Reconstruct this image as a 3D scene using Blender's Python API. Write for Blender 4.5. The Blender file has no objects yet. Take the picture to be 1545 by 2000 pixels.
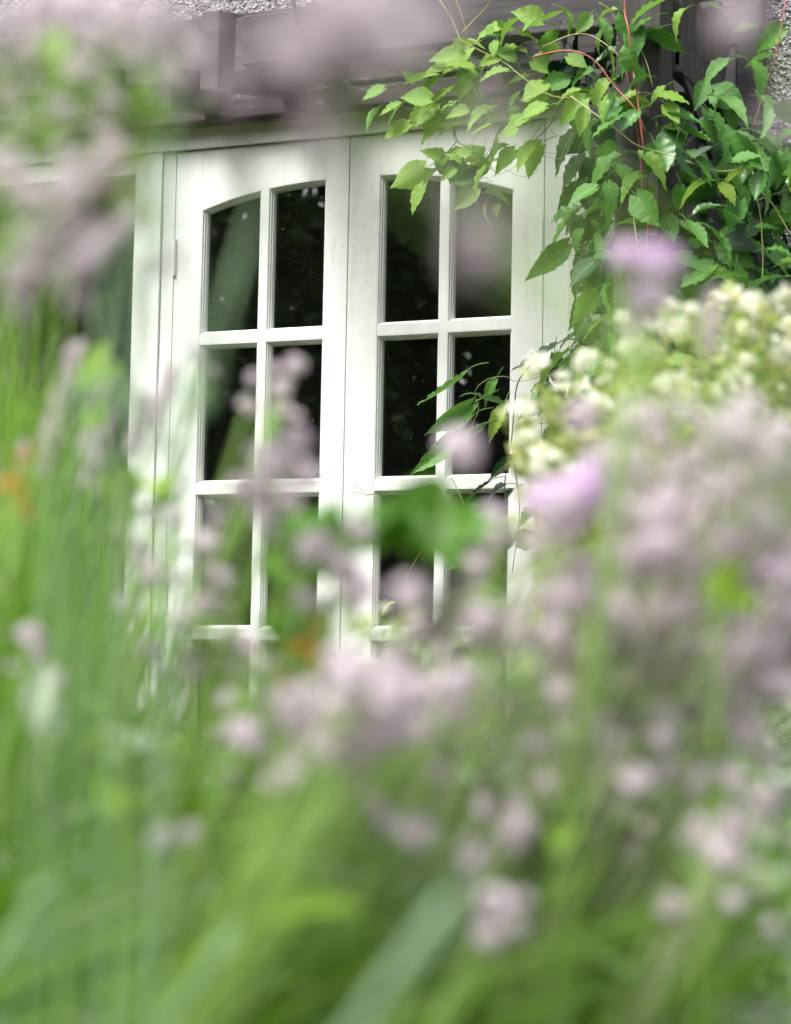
import bpy, math, random
import numpy as np
from mathutils import Vector, Matrix
random.seed(7)
rng = np.random.default_rng(7)
S = bpy.context.scene
COL = S.collection
rad = math.radians

# ------------------------------------------------------------------ camera
YAW, PITCH, ROLL = rad(23.4), rad(4.78), rad(1.06)
FPX = 4400.0                       # focal length in pixels of the 1545 x 2000 photograph
CAM = np.array([2.190, -4.75, 0.6765])
_cy, _sy, _cp, _sp = math.cos(YAW), math.sin(YAW), math.cos(PITCH), math.sin(PITCH)
FWD = np.array([-_sy * _cp, _cy * _cp, _sp])
_r = np.array([_cy, _sy, 0.0]); _u = np.cross(_r, FWD)
_c, _s = math.cos(ROLL), math.sin(ROLL)
RIGHT, UP = _c * _r + _s * _u, -_s * _r + _c * _u
cd = bpy.data.cameras.new('camera')
cam = bpy.data.objects.new('camera', cd); COL.objects.link(cam)
cd.sensor_fit = 'VERTICAL'; cd.sensor_height = 36.0; cd.sensor_width = 27.81
cd.lens = 36.0 * FPX / 2000.0
cd.clip_start = 0.02; cd.clip_end = 500
cd.dof.use_dof = True; cd.dof.focus_distance = 4.95; cd.dof.aperture_fstop = 5.4
cd.dof.aperture_blades = 0
m = Matrix([[RIGHT[i], UP[i], -FWD[i], CAM[i]] for i in range(3)] + [[0, 0, 0, 1]])
cam.matrix_world = m
S.camera = cam

# ------------------------------------------------------------------ sky, sun, exposure
SUN_EL, SUN_AZ = rad(56), rad(205)          # a bright veiled sun, behind and left of the camera
w = bpy.data.worlds.new('World'); S.world = w; w.use_nodes = True
nt = w.node_tree; nt.nodes.clear()
sky = nt.nodes.new('ShaderNodeTexSky'); sky.sky_type = 'NISHITA'; sky.sun_disc = False
sky.sun_elevation = SUN_EL; sky.sun_rotation = SUN_AZ; sky.dust_density = 4.0; sky.air_density = 1.0
hs = nt.nodes.new('ShaderNodeHueSaturation'); hs.inputs['Saturation'].default_value = 0.25
bg = nt.nodes.new('ShaderNodeBackground'); bg.inputs['Strength'].default_value = 0.14
wo = nt.nodes.new('ShaderNodeOutputWorld')
nt.links.new(sky.outputs[0], hs.inputs['Color']); nt.links.new(hs.outputs[0], bg.inputs[0]); nt.links.new(bg.outputs[0], wo.inputs[0])
sl = bpy.data.lights.new('sun', 'SUN'); sl.energy = 1.5; sl.angle = rad(25); sl.color = (1.0, 0.97, 0.92)
so = bpy.data.objects.new('sun', sl); COL.objects.link(so)
_sd = Vector((math.sin(SUN_AZ) * math.cos(SUN_EL), math.cos(SUN_AZ) * math.cos(SUN_EL), math.sin(SUN_EL)))
so.rotation_euler = (-_sd).to_track_quat('-Z', 'Y').to_euler()
so.location = (0, -6, 12)
S.view_settings.view_transform = 'Standard'; S.view_settings.look = 'None'
S.view_settings.gamma = 1.0; S.view_settings.exposure = 1.52
S.render.engine = 'CYCLES'
S.cycles.use_denoising = True
S.cycles.max_bounces = 8; S.cycles.transparent_max_bounces = 12; S.cycles.caustics_reflective = False; S.cycles.caustics_refractive = False

# ------------------------------------------------------------------ helpers
def ray(u, v): return FWD + (u - 772.5) / FPX * RIGHT - (v - 1000.0) / FPX * UP
def at_d(u, v, d): return CAM + ray(u, v) * d                      # the point at distance d that the photo shows at (u, v)
def at_y(u, v, Y):
    q = ray(u, v); return CAM + q * ((Y - CAM[1]) / q[1])          # the same on a plane parallel to the house front

class MB:
    def __init__(s): s.v = []; s.f = []; s.n = 0
    def add(s, verts, faces):
        s.v.extend([tuple(map(float, p)) for p in verts]); s.f.extend([tuple(i + s.n for i in q) for q in faces]); s.n += len(verts)
    def box(s, x0, x1, y0, y1, z0, z1):
        s.add([(x0,y0,z0),(x1,y0,z0),(x1,y1,z0),(x0,y1,z0),(x0,y0,z1),(x1,y0,z1),(x1,y1,z1),(x0,y1,z1)],
              [(0,3,2,1),(4,5,6,7),(0,1,5,4),(1,2,6,5),(2,3,7,6),(3,0,4,7)])
    def prism(s, poly, y0, y1):                                     # polygon in x-z, extruded along y
        n = len(poly)
        s.add([(x, y0, z) for x, z in poly] + [(x, y1, z) for x, z in poly],
              [tuple(range(n)), tuple(range(2*n-1, n-1, -1))] + [(i, i+n, (i+1) % n + n, (i+1) % n) for i in range(n)])
    def tube(s, pts, r0, r1=None, k=6):
        pts = [np.array(p, float) for p in pts]; n = len(pts); r1 = r0 if r1 is None else r1
        V = []; 
        for i, p in enumerate(pts):
            t = pts[min(i+1, n-1)] - pts[max(i-1, 0)]; t /= np.linalg.norm(t) + 1e-9
            a = np.cross(t, [0.31, 0.77, 0.55]); a /= np.linalg.norm(a) + 1e-9; b = np.cross(t, a)
            r = r0 + (r1 - r0) * i / max(n-1, 1)
            V += [p + r * (math.cos(2*math.pi*j/k) * a + math.sin(2*math.pi*j/k) * b) for j in range(k)]
        F = [(i*k+j, i*k+(j+1) % k, (i+1)*k+(j+1) % k, (i+1)*k+j) for i in range(n-1) for j in range(k)]
        F += [tuple(range(k-1, -1, -1)), tuple(range((n-1)*k, n*k))]
        s.add(V, F)
    def mesh(s, name, mat, smooth=False):
        me = bpy.data.meshes.new(name); me.from_pydata(s.v, [], s.f); me.update()
        me.materials.append(mat)
        if smooth: me.polygons.foreach_set('use_smooth', [True] * len(me.polygons))
        return me
    def build(s, name, mat, parent=None, smooth=False, bevel=0.0):
        return link(name, s.mesh(name, mat, smooth), parent, bevel)

def link(name, me, parent=None, bevel=0.0):
    o = bpy.data.objects.new(name, me); COL.objects.link(o)
    if parent is not None: o.parent = parent
    if bevel:
        b = o.modifiers.new('bevel', 'BEVEL'); b.width = bevel; b.segments = 2; b.limit_method = 'ANGLE'; b.angle_limit = rad(40)
    return o
def child(name, me, parent, M):                                    # a part placed by a world matrix (the things stand unrotated)
    o = bpy.data.objects.new(name, me); COL.objects.link(o); o.parent = parent
    o.matrix_parent_inverse = Matrix.Translation(parent.location).inverted(); o.matrix_basis = M
    return o
def thing(name, loc, label, cat, group=None):
    o = bpy.data.objects.new(name, None); COL.objects.link(o); o.location = [float(c) for c in loc]; o.empty_display_size = .05
    return tag(o, label, cat, group)
def tag(o, label=None, cat=None, group=None, kind=None):
    if label: o['label'] = label
    if cat: o['category'] = cat
    if group: o['group'] = group
    if kind: o['kind'] = kind
    return o
def bez(p0, p1, p2, n=8):
    p0, p1, p2 = map(np.array, (p0, p1, p2)); return [(1-t)**2*p0 + 2*t*(1-t)*p1 + t*t*p2 for t in np.linspace(0, 1, n)]
def smooth_path(P, n=5):                                            # Catmull-Rom through the points
    P = [np.array(p, float) for p in P]; Q = [2*P[0]-P[1]] + P + [2*P[-1]-P[-2]]; out = []
    for i in range(1, len(Q)-2):
        a, b, c, d = Q[i-1:i+3]
        for t in np.linspace(0, 1, n, endpoint=False):
            out.append(.5*((2*b)+(c-a)*t+(2*a-5*b+4*c-d)*t*t+(3*b-a-3*c+d)*t**3))
    return out + [P[-1]]

# ------------------------------------------------------------------ materials
def mat(name):
    M = bpy.data.materials.new(name); M.use_nodes = True; t = M.node_tree
    return M, t, t.nodes['Principled BSDF']
def node(t, typ, **kw):
    n = t.nodes.new(typ)
    for k, v in kw.items():
        if k in n.inputs: n.inputs[k].default_value = v
        else: setattr(n, k, v)
    return n
def ramp(t, fac, stops):
    r = t.nodes.new('ShaderNodeValToRGB'); e = r.color_ramp.elements
    while len(e) < len(stops): e.new(0.5)
    for i, (p, c) in enumerate(stops): e[i].position = p; e[i].color = (*c, 1) if len(c) == 3 else c
    t.links.new(fac, r.inputs[0]); return r.outputs[0]
def noise(t, scale, detail=4, rough=.55, coord='Object', stretch=None):
    tc = t.nodes.new('ShaderNodeTexCoord'); n = node(t, 'ShaderNodeTexNoise', Scale=scale, Detail=detail, Roughness=rough)
    if stretch:
        mp = t.nodes.new('ShaderNodeMapping'); mp.inputs['Scale'].default_value = stretch
        t.links.new(tc.outputs[coord], mp.inputs[0]); t.links.new(mp.outputs[0], n.inputs['Vector'])
    else: t.links.new(tc.outputs[coord], n.inputs['Vector'])
    return n.outputs['Fac']
def bump(t, b, h, strength=.3, dist=.002):
    n = node(t, 'ShaderNodeBump', Strength=strength, Distance=dist); t.links.new(h, n.inputs['Height']); t.links.new(n.outputs[0], b.inputs['Normal'])

def white_paint():
    M, t, b = mat('white_paint')
    a = noise(t, 9, 6, .65); c1 = ramp(t, a, [(.30, (.68,.70,.67)), (.5, (.75,.77,.74)), (.7, (.79,.80,.775))])
    s = noise(t, 120, 2, .5); c2 = ramp(t, s, [(.235, (.25,.22,.18)), (.265, (1,1,1))])
    mx = node(t, 'ShaderNodeMix', data_type='RGBA', blend_type='MULTIPLY'); mx.inputs['Factor'].default_value = .8
    t.links.new(c1, mx.inputs[6]); t.links.new(c2, mx.inputs[7]); t.links.new(mx.outputs[2], b.inputs['Base Color'])
    gk = ramp(t, noise(t, 22, 6, .7, stretch=(1, 1, .18)), [(.30, (.62,.60,.50)), (.46, (1,1,1))])
    m4 = node(t, 'ShaderNodeMix', data_type='RGBA', blend_type='MULTIPLY'); m4.inputs['Factor'].default_value = .42; t.links.new(mx.outputs[2], m4.inputs[6]); t.links.new(gk, m4.inputs[7]); t.links.new(m4.outputs[2], b.inputs['Base Color'])
    b.inputs['Roughness'].default_value = .42
    bump(t, b, noise(t, 45, 5, .6, stretch=(1, 1, .12)), .25, .0015)
    return M
def timber(name, dark, mid, light, sx=(.12, 1, 1)):
    M, t, b = mat(name)
    g = noise(t, 34, 8, .7, stretch=sx); c = ramp(t, g, [(.25, dark), (.5, mid), (.72, light)])
    p = noise(t, 55, 3, .6, stretch=(.5, 1, 1)); k = ramp(t, p, [(.66, (0,0,0)), (.72, (1,1,1))])
    mx = node(t, 'ShaderNodeMix', data_type='RGBA'); t.links.new(k, mx.inputs[0]); t.links.new(c, mx.inputs[6]); mx.inputs[7].default_value = (.24,.22,.22,1)
    t.links.new(mx.outputs[2], b.inputs['Base Color']); b.inputs['Roughness'].default_value = .75
    bump(t, b, g, .5, .003); return M
def dash():
    M, t, b = mat('pebbledash')
    tc = t.nodes.new('ShaderNodeTexCoord'); v = node(t, 'ShaderNodeTexVoronoi', Scale=150); t.links.new(tc.outputs['Object'], v.inputs['Vector'])
    c = ramp(t, v.outputs['Color'], [(.1, (.16,.15,.17)), (.5, (.26,.25,.26)), (.9, (.40,.39,.39))]); t.links.new(c, b.inputs['Base Color'])
    b.inputs['Roughness'].default_value = .9; bump(t, b, v.outputs['Distance'], .8, .006); return M
def pebble_mat():
    M, t, b = mat('pebble'); g = t.nodes.new('ShaderNodeNewGeometry')
    c = ramp(t, g.outputs['Random Per Island'], [(0, (.14,.13,.15)), (.4, (.27,.26,.28)), (.8, (.40,.39,.40)), (1, (.56,.55,.54))])
    t.links.new(c, b.inputs['Base Color']); b.inputs['Roughness'].default_value = .7; return M
def leafy(name, cols, trans=.35, rough=.42, per='island', var_scale=25, spec=.5, veins=False):
    M, t, b = mat(name)
    if per == 'island': f = t.nodes.new('ShaderNodeNewGeometry').outputs['Random Per Island']
    else: f = t.nodes.new('ShaderNodeObjectInfo').outputs['Random']
    c = ramp(t, f, [(i / max(len(cols)-1, 1), q) for i, q in enumerate(cols)])
    n = noise(t, var_scale, 3, .6); k = ramp(t, n, [(.3, (.72,.76,.7)), (.7, (1.15,1.12,1.1))])
    mx = node(t, 'ShaderNodeMix', data_type='RGBA', blend_type='MULTIPLY'); mx.inputs['Factor'].default_value = 1
    t.links.new(c, mx.inputs[6]); t.links.new(k, mx.inputs[7]); col = mx.outputs[2]
    t.links.new(col, b.inputs['Base Color']); b.inputs['Roughness'].default_value = rough; b.inputs['Specular IOR Level'].default_value = spec
    if veins:                                                       # midrib and side veins, in the leaf's own coordinates
        tc = t.nodes.new('ShaderNodeTexCoord'); sp = t.nodes.new('ShaderNodeSeparateXYZ'); t.links.new(tc.outputs['Object'], sp.inputs[0])
        def mth(op, a_, b_=None):
            n_ = node(t, 'ShaderNodeMath', operation=op)
            for i_, s_ in enumerate((a_, b_)):
                if s_ is None: continue
                if isinstance(s_, (int, float)): n_.inputs[i_].default_value = s_
                else: t.links.new(s_, n_.inputs[i_])
            return n_.outputs[0]
        ay = mth('ABSOLUTE', sp.outputs[1]); side_ = mth('SINE', mth('MULTIPLY', mth('SUBTRACT', sp.outputs[0], mth('MULTIPLY', ay, 1.1)), 46.0))
        v1 = ramp(t, side_, [(.90, (0,0,0)), (1.0, (.55,.55,.55))]); v2 = ramp(t, ay, [(.004, (1,1,1)), (.016, (0,0,0))])
        vv = mth('MAXIMUM', v1, v2); m3 = node(t, 'ShaderNodeMix', data_type='RGBA'); t.links.new(mth('MULTIPLY', vv, .40), m3.inputs[0]); t.links.new(col, m3.inputs[6]); m3.inputs[7].default_value = (.34,.46,.16,1)
        col = m3.outputs[2]; t.links.new(col, b.inputs['Base Color']); bump(t, b, mth('ADD', mth('MULTIPLY', vv, -1.0), mth('MULTIPLY', n, .5)), .28, .03)
    if trans > 0:
        tr = t.nodes.new('ShaderNodeBsdfTranslucent'); t.links.new(col, tr.inputs[0])
        ms = t.nodes.new('ShaderNodeMixShader'); ms.inputs[0].default_value = trans
        out = t.nodes['Material Output']; t.links.new(b.outputs[0], ms.inputs[1]); t.links.new(tr.outputs[0], ms.inputs[2]); t.links.new(ms.outputs[0], out.inputs[0])
    return M
def plain(name, c, rough=.6, metal=0):
    M, t, b = mat(name); k = noise(t, 30, 4); cc = ramp(t, k, [(.3, tuple(x*.8 for x in c)), (.7, tuple(min(1, x*1.15) for x in c))])
    t.links.new(cc, b.inputs['Base Color']); b.inputs['Roughness'].default_value = rough; b.inputs['Metallic'].default_value = metal; return M
def glass():
    M = bpy.data.materials.new('window_glass'); M.use_nodes = True; t = M.node_tree; t.nodes.clear()
    tr = t.nodes.new('ShaderNodeBsdfTransparent'); tr.inputs[0].default_value = (.90,.93,.90,1)
    gl = t.nodes.new('ShaderNodeBsdfGlossy'); gl.inputs['Roughness'].default_value = .0
    fr = node(t, 'ShaderNodeFresnel', IOR=1.52); mu = node(t, 'ShaderNodeMath', operation='MULTIPLY'); mu.inputs[1].default_value = 2.0
    tc = t.nodes.new('ShaderNodeTexCoord'); n = node(t, 'ShaderNodeTexNoise', Scale=5.0, Detail=1.0); t.links.new(tc.outputs['Object'], n.inputs['Vector'])
    bp = node(t, 'ShaderNodeBump', Strength=.12, Distance=.004); t.links.new(n.outputs['Fac'], bp.inputs['Height']); t.links.new(bp.outputs[0], gl.inputs['Normal'])
    df = t.nodes.new('ShaderNodeBsdfDiffuse'); df.inputs[0].default_value = (.55,.55,.5,1)      # dust and water marks
    dn = node(t, 'ShaderNodeTexNoise', Scale=160.0, Detail=2.0); t.links.new(tc.outputs['Object'], dn.inputs['Vector'])
    dk = ramp(t, dn.outputs['Fac'], [(.0, (.003,)*3), (.74, (.004,)*3), (.77, (.25,)*3)])
    ms = t.nodes.new('ShaderNodeMixShader'); m2 = t.nodes.new('ShaderNodeMixShader'); o = t.nodes.new('ShaderNodeOutputMaterial')
    t.links.new(fr.outputs[0], mu.inputs[0]); t.links.new(mu.outputs[0], ms.inputs[0]); t.links.new(tr.outputs[0], ms.inputs[1]); t.links.new(gl.outputs[0], ms.inputs[2])
    t.links.new(dk, m2.inputs[0]); t.links.new(ms.outputs[0], m2.inputs[1]); t.links.new(df.outputs[0], m2.inputs[2]); t.links.new(m2.outputs[0], o.inputs[0])
    return M
def soil():
    M, t, b = mat('garden_ground')
    c = ramp(t, noise(t, 3, 8, .65), [(.35, (.035,.025,.018)), (.5, (.05,.045,.025)), (.62, (.05,.09,.025))]); t.links.new(c, b.inputs['Base Color'])
    b.inputs['Roughness'].default_value = .95; bump(t, b, noise(t, 30, 6), .8, .03); return M

MW = white_paint()
MT = timber('stained_timber', (.012,.010,.012), (.036,.031,.035), (.095,.085,.090))
MTV = timber('weathered_timber', (.010,.009,.008), (.028,.026,.021), (.075,.070,.060), sx=(1, 1, .1))
MFAS = timber('drip_board_timber', (.016,.007,.012), (.032,.015,.025), (.060,.036,.048))
MD, MP, MG, MS = dash(), pebble_mat(), glass(), soil()
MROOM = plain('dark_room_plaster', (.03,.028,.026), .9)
MIRON = plain('painted_iron', (.02,.018,.02), .5)
MBRASS = plain('worn_brass', (.16,.07,.05), .4, .4)
# climber leaves, young to mid, the last with porch shade put into its colour
MCL = {'b': leafy('climber_leaf_young', [(.30,.46,.07), (.24,.42,.06)], .40, .40, 'object', 30, veins=True),
       'l': leafy('climber_leaf_light', [(.18,.37,.045), (.23,.40,.06), (.15,.34,.045)], .35, .36, 'object', 30, veins=True),
       'm': leafy('climber_leaf_mid', [(.075,.24,.030), (.115,.29,.045), (.09,.26,.045)], .35, .34, 'object', 30, veins=True),
       'd': leafy('climber_leaf_shaded', [(.010,.048,.014), (.020,.075,.022), (.015,.060,.026)], .22, .34, 'object', 30, veins=True)}
MDEEP = {'m': leafy('inner_leaf_mid', [(.060,.20,.030), (.095,.25,.045), (.07,.22,.045)], .30, .36), 'd': leafy('inner_leaf_shaded', [(.010,.048,.014), (.020,.075,.022), (.015,.060,.026)], .22, .36)}  # the dark inner set holds the shade of the gaps in its colour
MSTR = plain('red_climber_stem', (.34,.10,.08), .5); MSTP = plain('pale_climber_stem', (.30,.30,.10), .5); MSTD = plain('dark_climber_stem', (.07,.05,.035), .6)
# border plants
MV = leafy('vivid_mauve_petal', [(.80,.58,.88), (.86,.70,.92)], .5, .6)
MM = leafy('pale_mauve_petal', [(.86,.73,.86), (.90,.83,.91), (.84,.70,.84)], .5, .6)
MGM = leafy('faded_mauve_petal', [(.76,.65,.75), (.84,.76,.84), (.70,.60,.68), (.80,.68,.80)], .5, .6)
MWH = leafy('cream_petal', [(.86,.86,.74), (.88,.88,.82), (.84,.84,.68)], .3, .6)
MOR = leafy('orange_petal', [(.75,.24,.03), (.80,.36,.06)], .3, .6)
MYL = leafy('lime_leaf', [(.46,.54,.14), (.36,.50,.10), (.58,.62,.28), (.54,.50,.22)], .45, .5)
MGR = leafy('green_leaf', [(.12,.31,.012), (.17,.37,.02), (.25,.42,.05), (.08,.22,.02)], .5, .5)
MGB = leafy('bright_green_leaf', [(.08,.23,.008), (.15,.39,.006), (.21,.46,.010), (.31,.52,.03), (.11,.30,.01), (.42,.55,.22)], .5, .5)
MDG = leafy('dark_green_leaf', [(.05,.17,.006), (.08,.24,.008), (.12,.30,.012)], .45, .5)
MSG = leafy('sage_leaf', [(.22,.36,.10), (.32,.44,.24), (.18,.32,.07), (.36,.40,.24)], .45, .6)
MSILV = leafy('silver_leaf', [(.40,.50,.40), (.30,.42,.26), (.55,.62,.50), (.18,.32,.10)], .3, .6)
MPALE = leafy('pale_blade', [(.26,.42,.22), (.32,.48,.30)], .35, .5, 'object')
MSTEM = plain('green_stem', (.18,.32,.05), .6); MSTEMP = plain('pale_green_stem', (.30,.36,.18), .6); MBARK = plain('tree_bark', (.10,.075,.055), .9)
MTREE = leafy('tree_foliage', [(.030,.085,.016), (.060,.14,.022), (.095,.19,.03), (.04,.10,.03)], .3, .5)

# ------------------------------------------------------------------ setting
g = MB(); N = 24
for i in range(N+1):
    for j in range(N+1): g.v.append((-120+240*i/N, -160+240*j/N, -0.012))
g.f = [(i*(N+1)+j, (i+1)*(N+1)+j, (i+1)*(N+1)+j+1, i*(N+1)+j+1) for i in range(N) for j in range(N)]
tag(g.build('ground', MS), kind='structure')

# room behind the glass
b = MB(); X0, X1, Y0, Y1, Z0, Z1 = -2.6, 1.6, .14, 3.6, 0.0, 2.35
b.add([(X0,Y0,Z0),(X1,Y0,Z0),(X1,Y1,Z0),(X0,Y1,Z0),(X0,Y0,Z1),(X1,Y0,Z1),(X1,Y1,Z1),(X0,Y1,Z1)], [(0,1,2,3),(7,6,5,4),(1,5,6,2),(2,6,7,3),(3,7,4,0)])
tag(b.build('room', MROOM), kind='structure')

# house front: pebbledash wall round the door opening
OX0, OX1, OZ = -1.62, .575, 2.055
house = thing('house_wall', (1.5, 0, 0), 'rough grey pebbledash house wall behind the pergola and round the white doors', 'wall')
hw = MB(); hw.box(-9, OX0, -.02, .13, 0, 3.4); hw.box(OX1, 7, -.02, .13, 0, 3.4); hw.box(OX0, OX1, -.02, .13, OZ, 3.4)
o = hw.build('wall', MD); o.parent = house; o.matrix_parent_inverse = Matrix.Translation(house.location).inverted()
pb = MB(); t_ = (1 + 5 ** .5) / 2
ICO = np.array([(-1,t_,0),(1,t_,0),(-1,-t_,0),(1,-t_,0),(0,-1,t_),(0,1,t_),(0,-1,-t_),(0,1,-t_),(t_,0,-1),(t_,0,1),(-t_,0,-1),(-t_,0,1)]) / 1.9
ICF = [(0,11,5),(0,5,1),(0,1,7),(0,7,10),(0,10,11),(1,5,9),(5,11,4),(11,10,2),(10,7,6),(7,1,8),(3,9,4),(3,4,2),(3,2,6),(3,6,8),(3,8,9),(4,9,5),(2,4,11),(6,2,10),(8,6,7),(9,8,1)]
OCT = np.array([(1,0,0),(-1,0,0),(0,1,0),(0,-1,0),(0,0,1),(0,0,-1)]); OCF = [(0,2,4),(2,1,4),(1,3,4),(3,0,4),(2,0,5),(1,2,5),(3,1,5),(0,3,5)]
def pebbles(xs, zs):                                                # thins out away from the part in view
    for x, z in zip(xs, zs):
        r = random.uniform(.003, .0065); Q, _q = np.linalg.qr(rng.normal(size=(3, 3)))
        pb.add((OCT * np.array([r, r*random.uniform(.6,1), r*random.uniform(.6,1)])) @ Q.T + np.array([x, -.021, z]), OCF)
pebbles(.95 + np.abs(rng.normal(size=16000)) * .42, 1.75 + rng.normal(size=16000) * .55)
pebbles(rng.uniform(-1.9, .4, 9000), 2.10 + np.abs(rng.normal(size=9000)) * .38)
o = pb.build('pebble_coat', MP, smooth=True); o.parent = house; o.matrix_parent_inverse = Matrix.Translation(house.location).inverted(); tag(o, kind='stuff')

# ------------------------------------------------------------------ doors
def inset(poly, d):                                                 # convex polygon, counter-clockwise in x-z
    n = len(poly); P = [np.array(p) for p in poly]; out = []
    for i in range(n):
        a, q, c = P[i-1], P[i], P[(i+1) % n]
        e1 = (q-a)/np.linalg.norm(q-a); e2 = (c-q)/np.linalg.norm(c-q); n1 = np.array([-e1[1], e1[0]]); n2 = np.array([-e2[1], e2[0]])
        k = 1 + n1 @ n2; out.append(q + d * (n1 + n2) / k)
    return out
PROFILE = [(0, .001), (.0018, .001), (.0030, .0060), (.0055, .0065), (.0062, .0120), (.0085, .0130), (.0105, .0225), (.0105, .0250)]
def moulding(poly):
    q = MB(); loops = [[(p[0], y, p[1]) for p in inset(poly, d)] for d, y in PROFILE]; n = len(poly)
    V = [p for L in loops for p in L]
    q.add(V, [(k*n+i, k*n+(i+1) % n, (k+1)*n+(i+1) % n, (k+1)*n+i) for k in range(len(loops)-1) for i in range(n)])
    return q
BARZ = [1.535, 1.173, .826, .480]                                   # glazing bar centres and the top of the bottom rail
BH = .0115                                                          # half a bar's face
def arch(x, side):                                                  # under edge of the top rail: a flattened arch over both leaves
    t = min(1, max(0, (abs(x) - .02) / .40)); return 1.905 - .062 * t ** 2.3
def leaf(name, x0, x1, label):
    hinge_left = x0 < -.2
    root = thing(name, ((x0+x1)/2, 0, .02), label, 'door')
    inv = Matrix.Translation(root.location).inverted()
    def part(nm, mb, m, bevel=.0012, par=None):
        ob = mb.build(nm, m, None, bevel=bevel); ob.parent = par or root; ob.matrix_parent_inverse = inv if par is None else Matrix(); return ob
    if hinge_left: gx0, gx1, bx = x0+.073, x1-.058, -.2215
    else: gx0, gx1, bx = x0+.0765, x1-.072, .2455
    q = MB(); q.box(x0, gx0, 0, .042, .02, 2.0); part('stile', q, MW)
    q = MB(); q.box(gx1, x1, 0, .042, .02, 2.0); part('stile', q, MW)
    xs = np.linspace(gx0, gx1, 17); q = MB(); q.prism([(x, arch(x, 0)) for x in xs] + [(gx1, 2.0), (gx0, 2.0)], .0004, .0416); part('top_rail', q, MW, .0)
    q = MB(); q.box(gx0, gx1, .0004, .0416, .02, BARZ[3]); part('bottom_rail', q, MW)
    q = MB(); q.box(bx-.0095, bx+.0095, .0006, .036, BARZ[3], arch(bx, 0)+.004); part('glazing_bar', q, MW, .0008)
    for z in BARZ[:3]:
        q = MB(); q.box(gx0, gx1, .0010, .036, z-BH, z+BH); part('glazing_bar', q, MW, .0008)
    tops = [None] + [z - BH for z in BARZ[:3]]; bots = [z + BH for z in BARZ[:3]] + [BARZ[3]]
    for r in range(4):
        for (a, c) in ((gx0, bx-.0095), (bx+.0095, gx1)):
            if r == 0:
                xs = np.linspace(c, a, 9); poly = [(a, bots[0]), (c, bots[0])] + [(x, arch(x, 0)) for x in xs]
            else: poly = [(a, bots[r]), (c, bots[r]), (c, tops[r]), (a, tops[r])]
            gp = inset(poly, .006); q = MB(); q.prism([tuple(p) for p in gp], .0228, .0262)
            pane = part('pane', q, MG, 0)
            mo = moulding(poly).build('glazing_bead', MW, pane)
    # panel field on the bottom rail
    q = MB(); q.box(gx0+.01, gx1-.01, -.006, .003, .14, BARZ[3]-.05); part('panel', q, MW, .004)
    for z in (1.74, .92, .25):
        q = MB(); xh = x0+.001 if hinge_left else x1-.001; q.tube([(xh, -.004, z-.045), (xh, -.004, z+.045)], .0052, k=10); part('hinge', q, MW, 0)
    return root, part
LX0, LX1, RX1 = -.464, -.0012, .487
root, part = leaf('french_door', LX0, LX1, 'white arched door leaf with eight panes left of the centre seam, its arch rising to the right')
root2, part2 = leaf('french_door', .0012, RX1, 'white arched door leaf with eight panes right of the centre seam, partly under the climber')
q = MB(); q.box(-.036, -.008, -.0045, 0, .70, .785); part('escutcheon', q, MBRASS, .004)
q = MB(); q.tube([(-.022, -.004, .755), (-.022, -.022, .755)], .009, .012, k=10); part('door_knob', q, MBRASS, 0)

fr = thing('door_frame', (0, 0, 0), 'white painted timber frame round the arched doors, seamed at the head', 'door frame')
def fpart(nm, x0, x1, y0, y1, z0, z1, bev=.0015): q = MB(); q.box(x0, x1, y0, y1, z0, z1); q.build(nm, MW, fr, bevel=bev)
fpart('head', -1.62, .575, -.012, .09, 2.0035, 2.054)
fpart('jamb', .4905, .553, -.004, .09, 0, 2.003); fpart('jamb', .5545, .6085, -.028, .0, 0, 2.054)
fpart('mullion', -.5005, -.4665, .001, .09, 0, 2.003); fpart('mullion', -.5515, -.5020, -.006, .09, 0, 2.003)
fpart('jamb', -1.62, -1.575, -.004, .09, 0, 2.003); fpart('threshold', -1.62, .575, -.05, .09, -.01, .018)

sw = thing('side_window', (-1.06, 0, 0), 'white framed window with dark glass left of the arched doors, half hidden by tall stems', 'window')
swi = Matrix.Translation(sw.location).inverted()
def spart(nm, x0, x1, y0, y1, z0, z1, m=MW):
    q = MB(); q.box(x0, x1, y0, y1, z0, z1); ob = q.build(nm, m, None, bevel=.0015 if m is MW else 0); ob.parent = sw; ob.matrix_parent_inverse = swi; return ob
spart('stile', -.579, -.5535, 0, .042, .02, 2.0); spart('stile', -1.574, -1.53, 0, .042, .02, 2.0)
spart('top_rail', -1.53, -.579, .0004, .042, 1.955, 2.0); spart('bottom_rail', -1.53, -.579, .0004, .042, .02, .46)
spart('glazing_bar', -1.065, -1.045, .0008, .036, .46, 1.955)
spart('pane', -1.53, -1.062, .022, .026, .45, 1.96, MG); spart('pane', -1.048, -.579, .022, .026, .45, 1.96, MG)
spart('lower_panel', -1.5, -.61, -.006, .003, .1, .40)

# ------------------------------------------------------------------ drip board, pergola, trellis
db = thing('drip_board', (0, -.03, 2.055), 'purple-brown stained board running along the top of the white frame', 'board')
q = MB(); q.prism([(-1.75, .0), (.64, .0), (.64, .048), (-1.75, .048)], -.032, .012); q.build('board', MFAS, db, bevel=.003)
q = MB(); q.box(-1.75, .64, -.005, .0115, .050, .058); q.build('flashing', MT, db)

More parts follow.
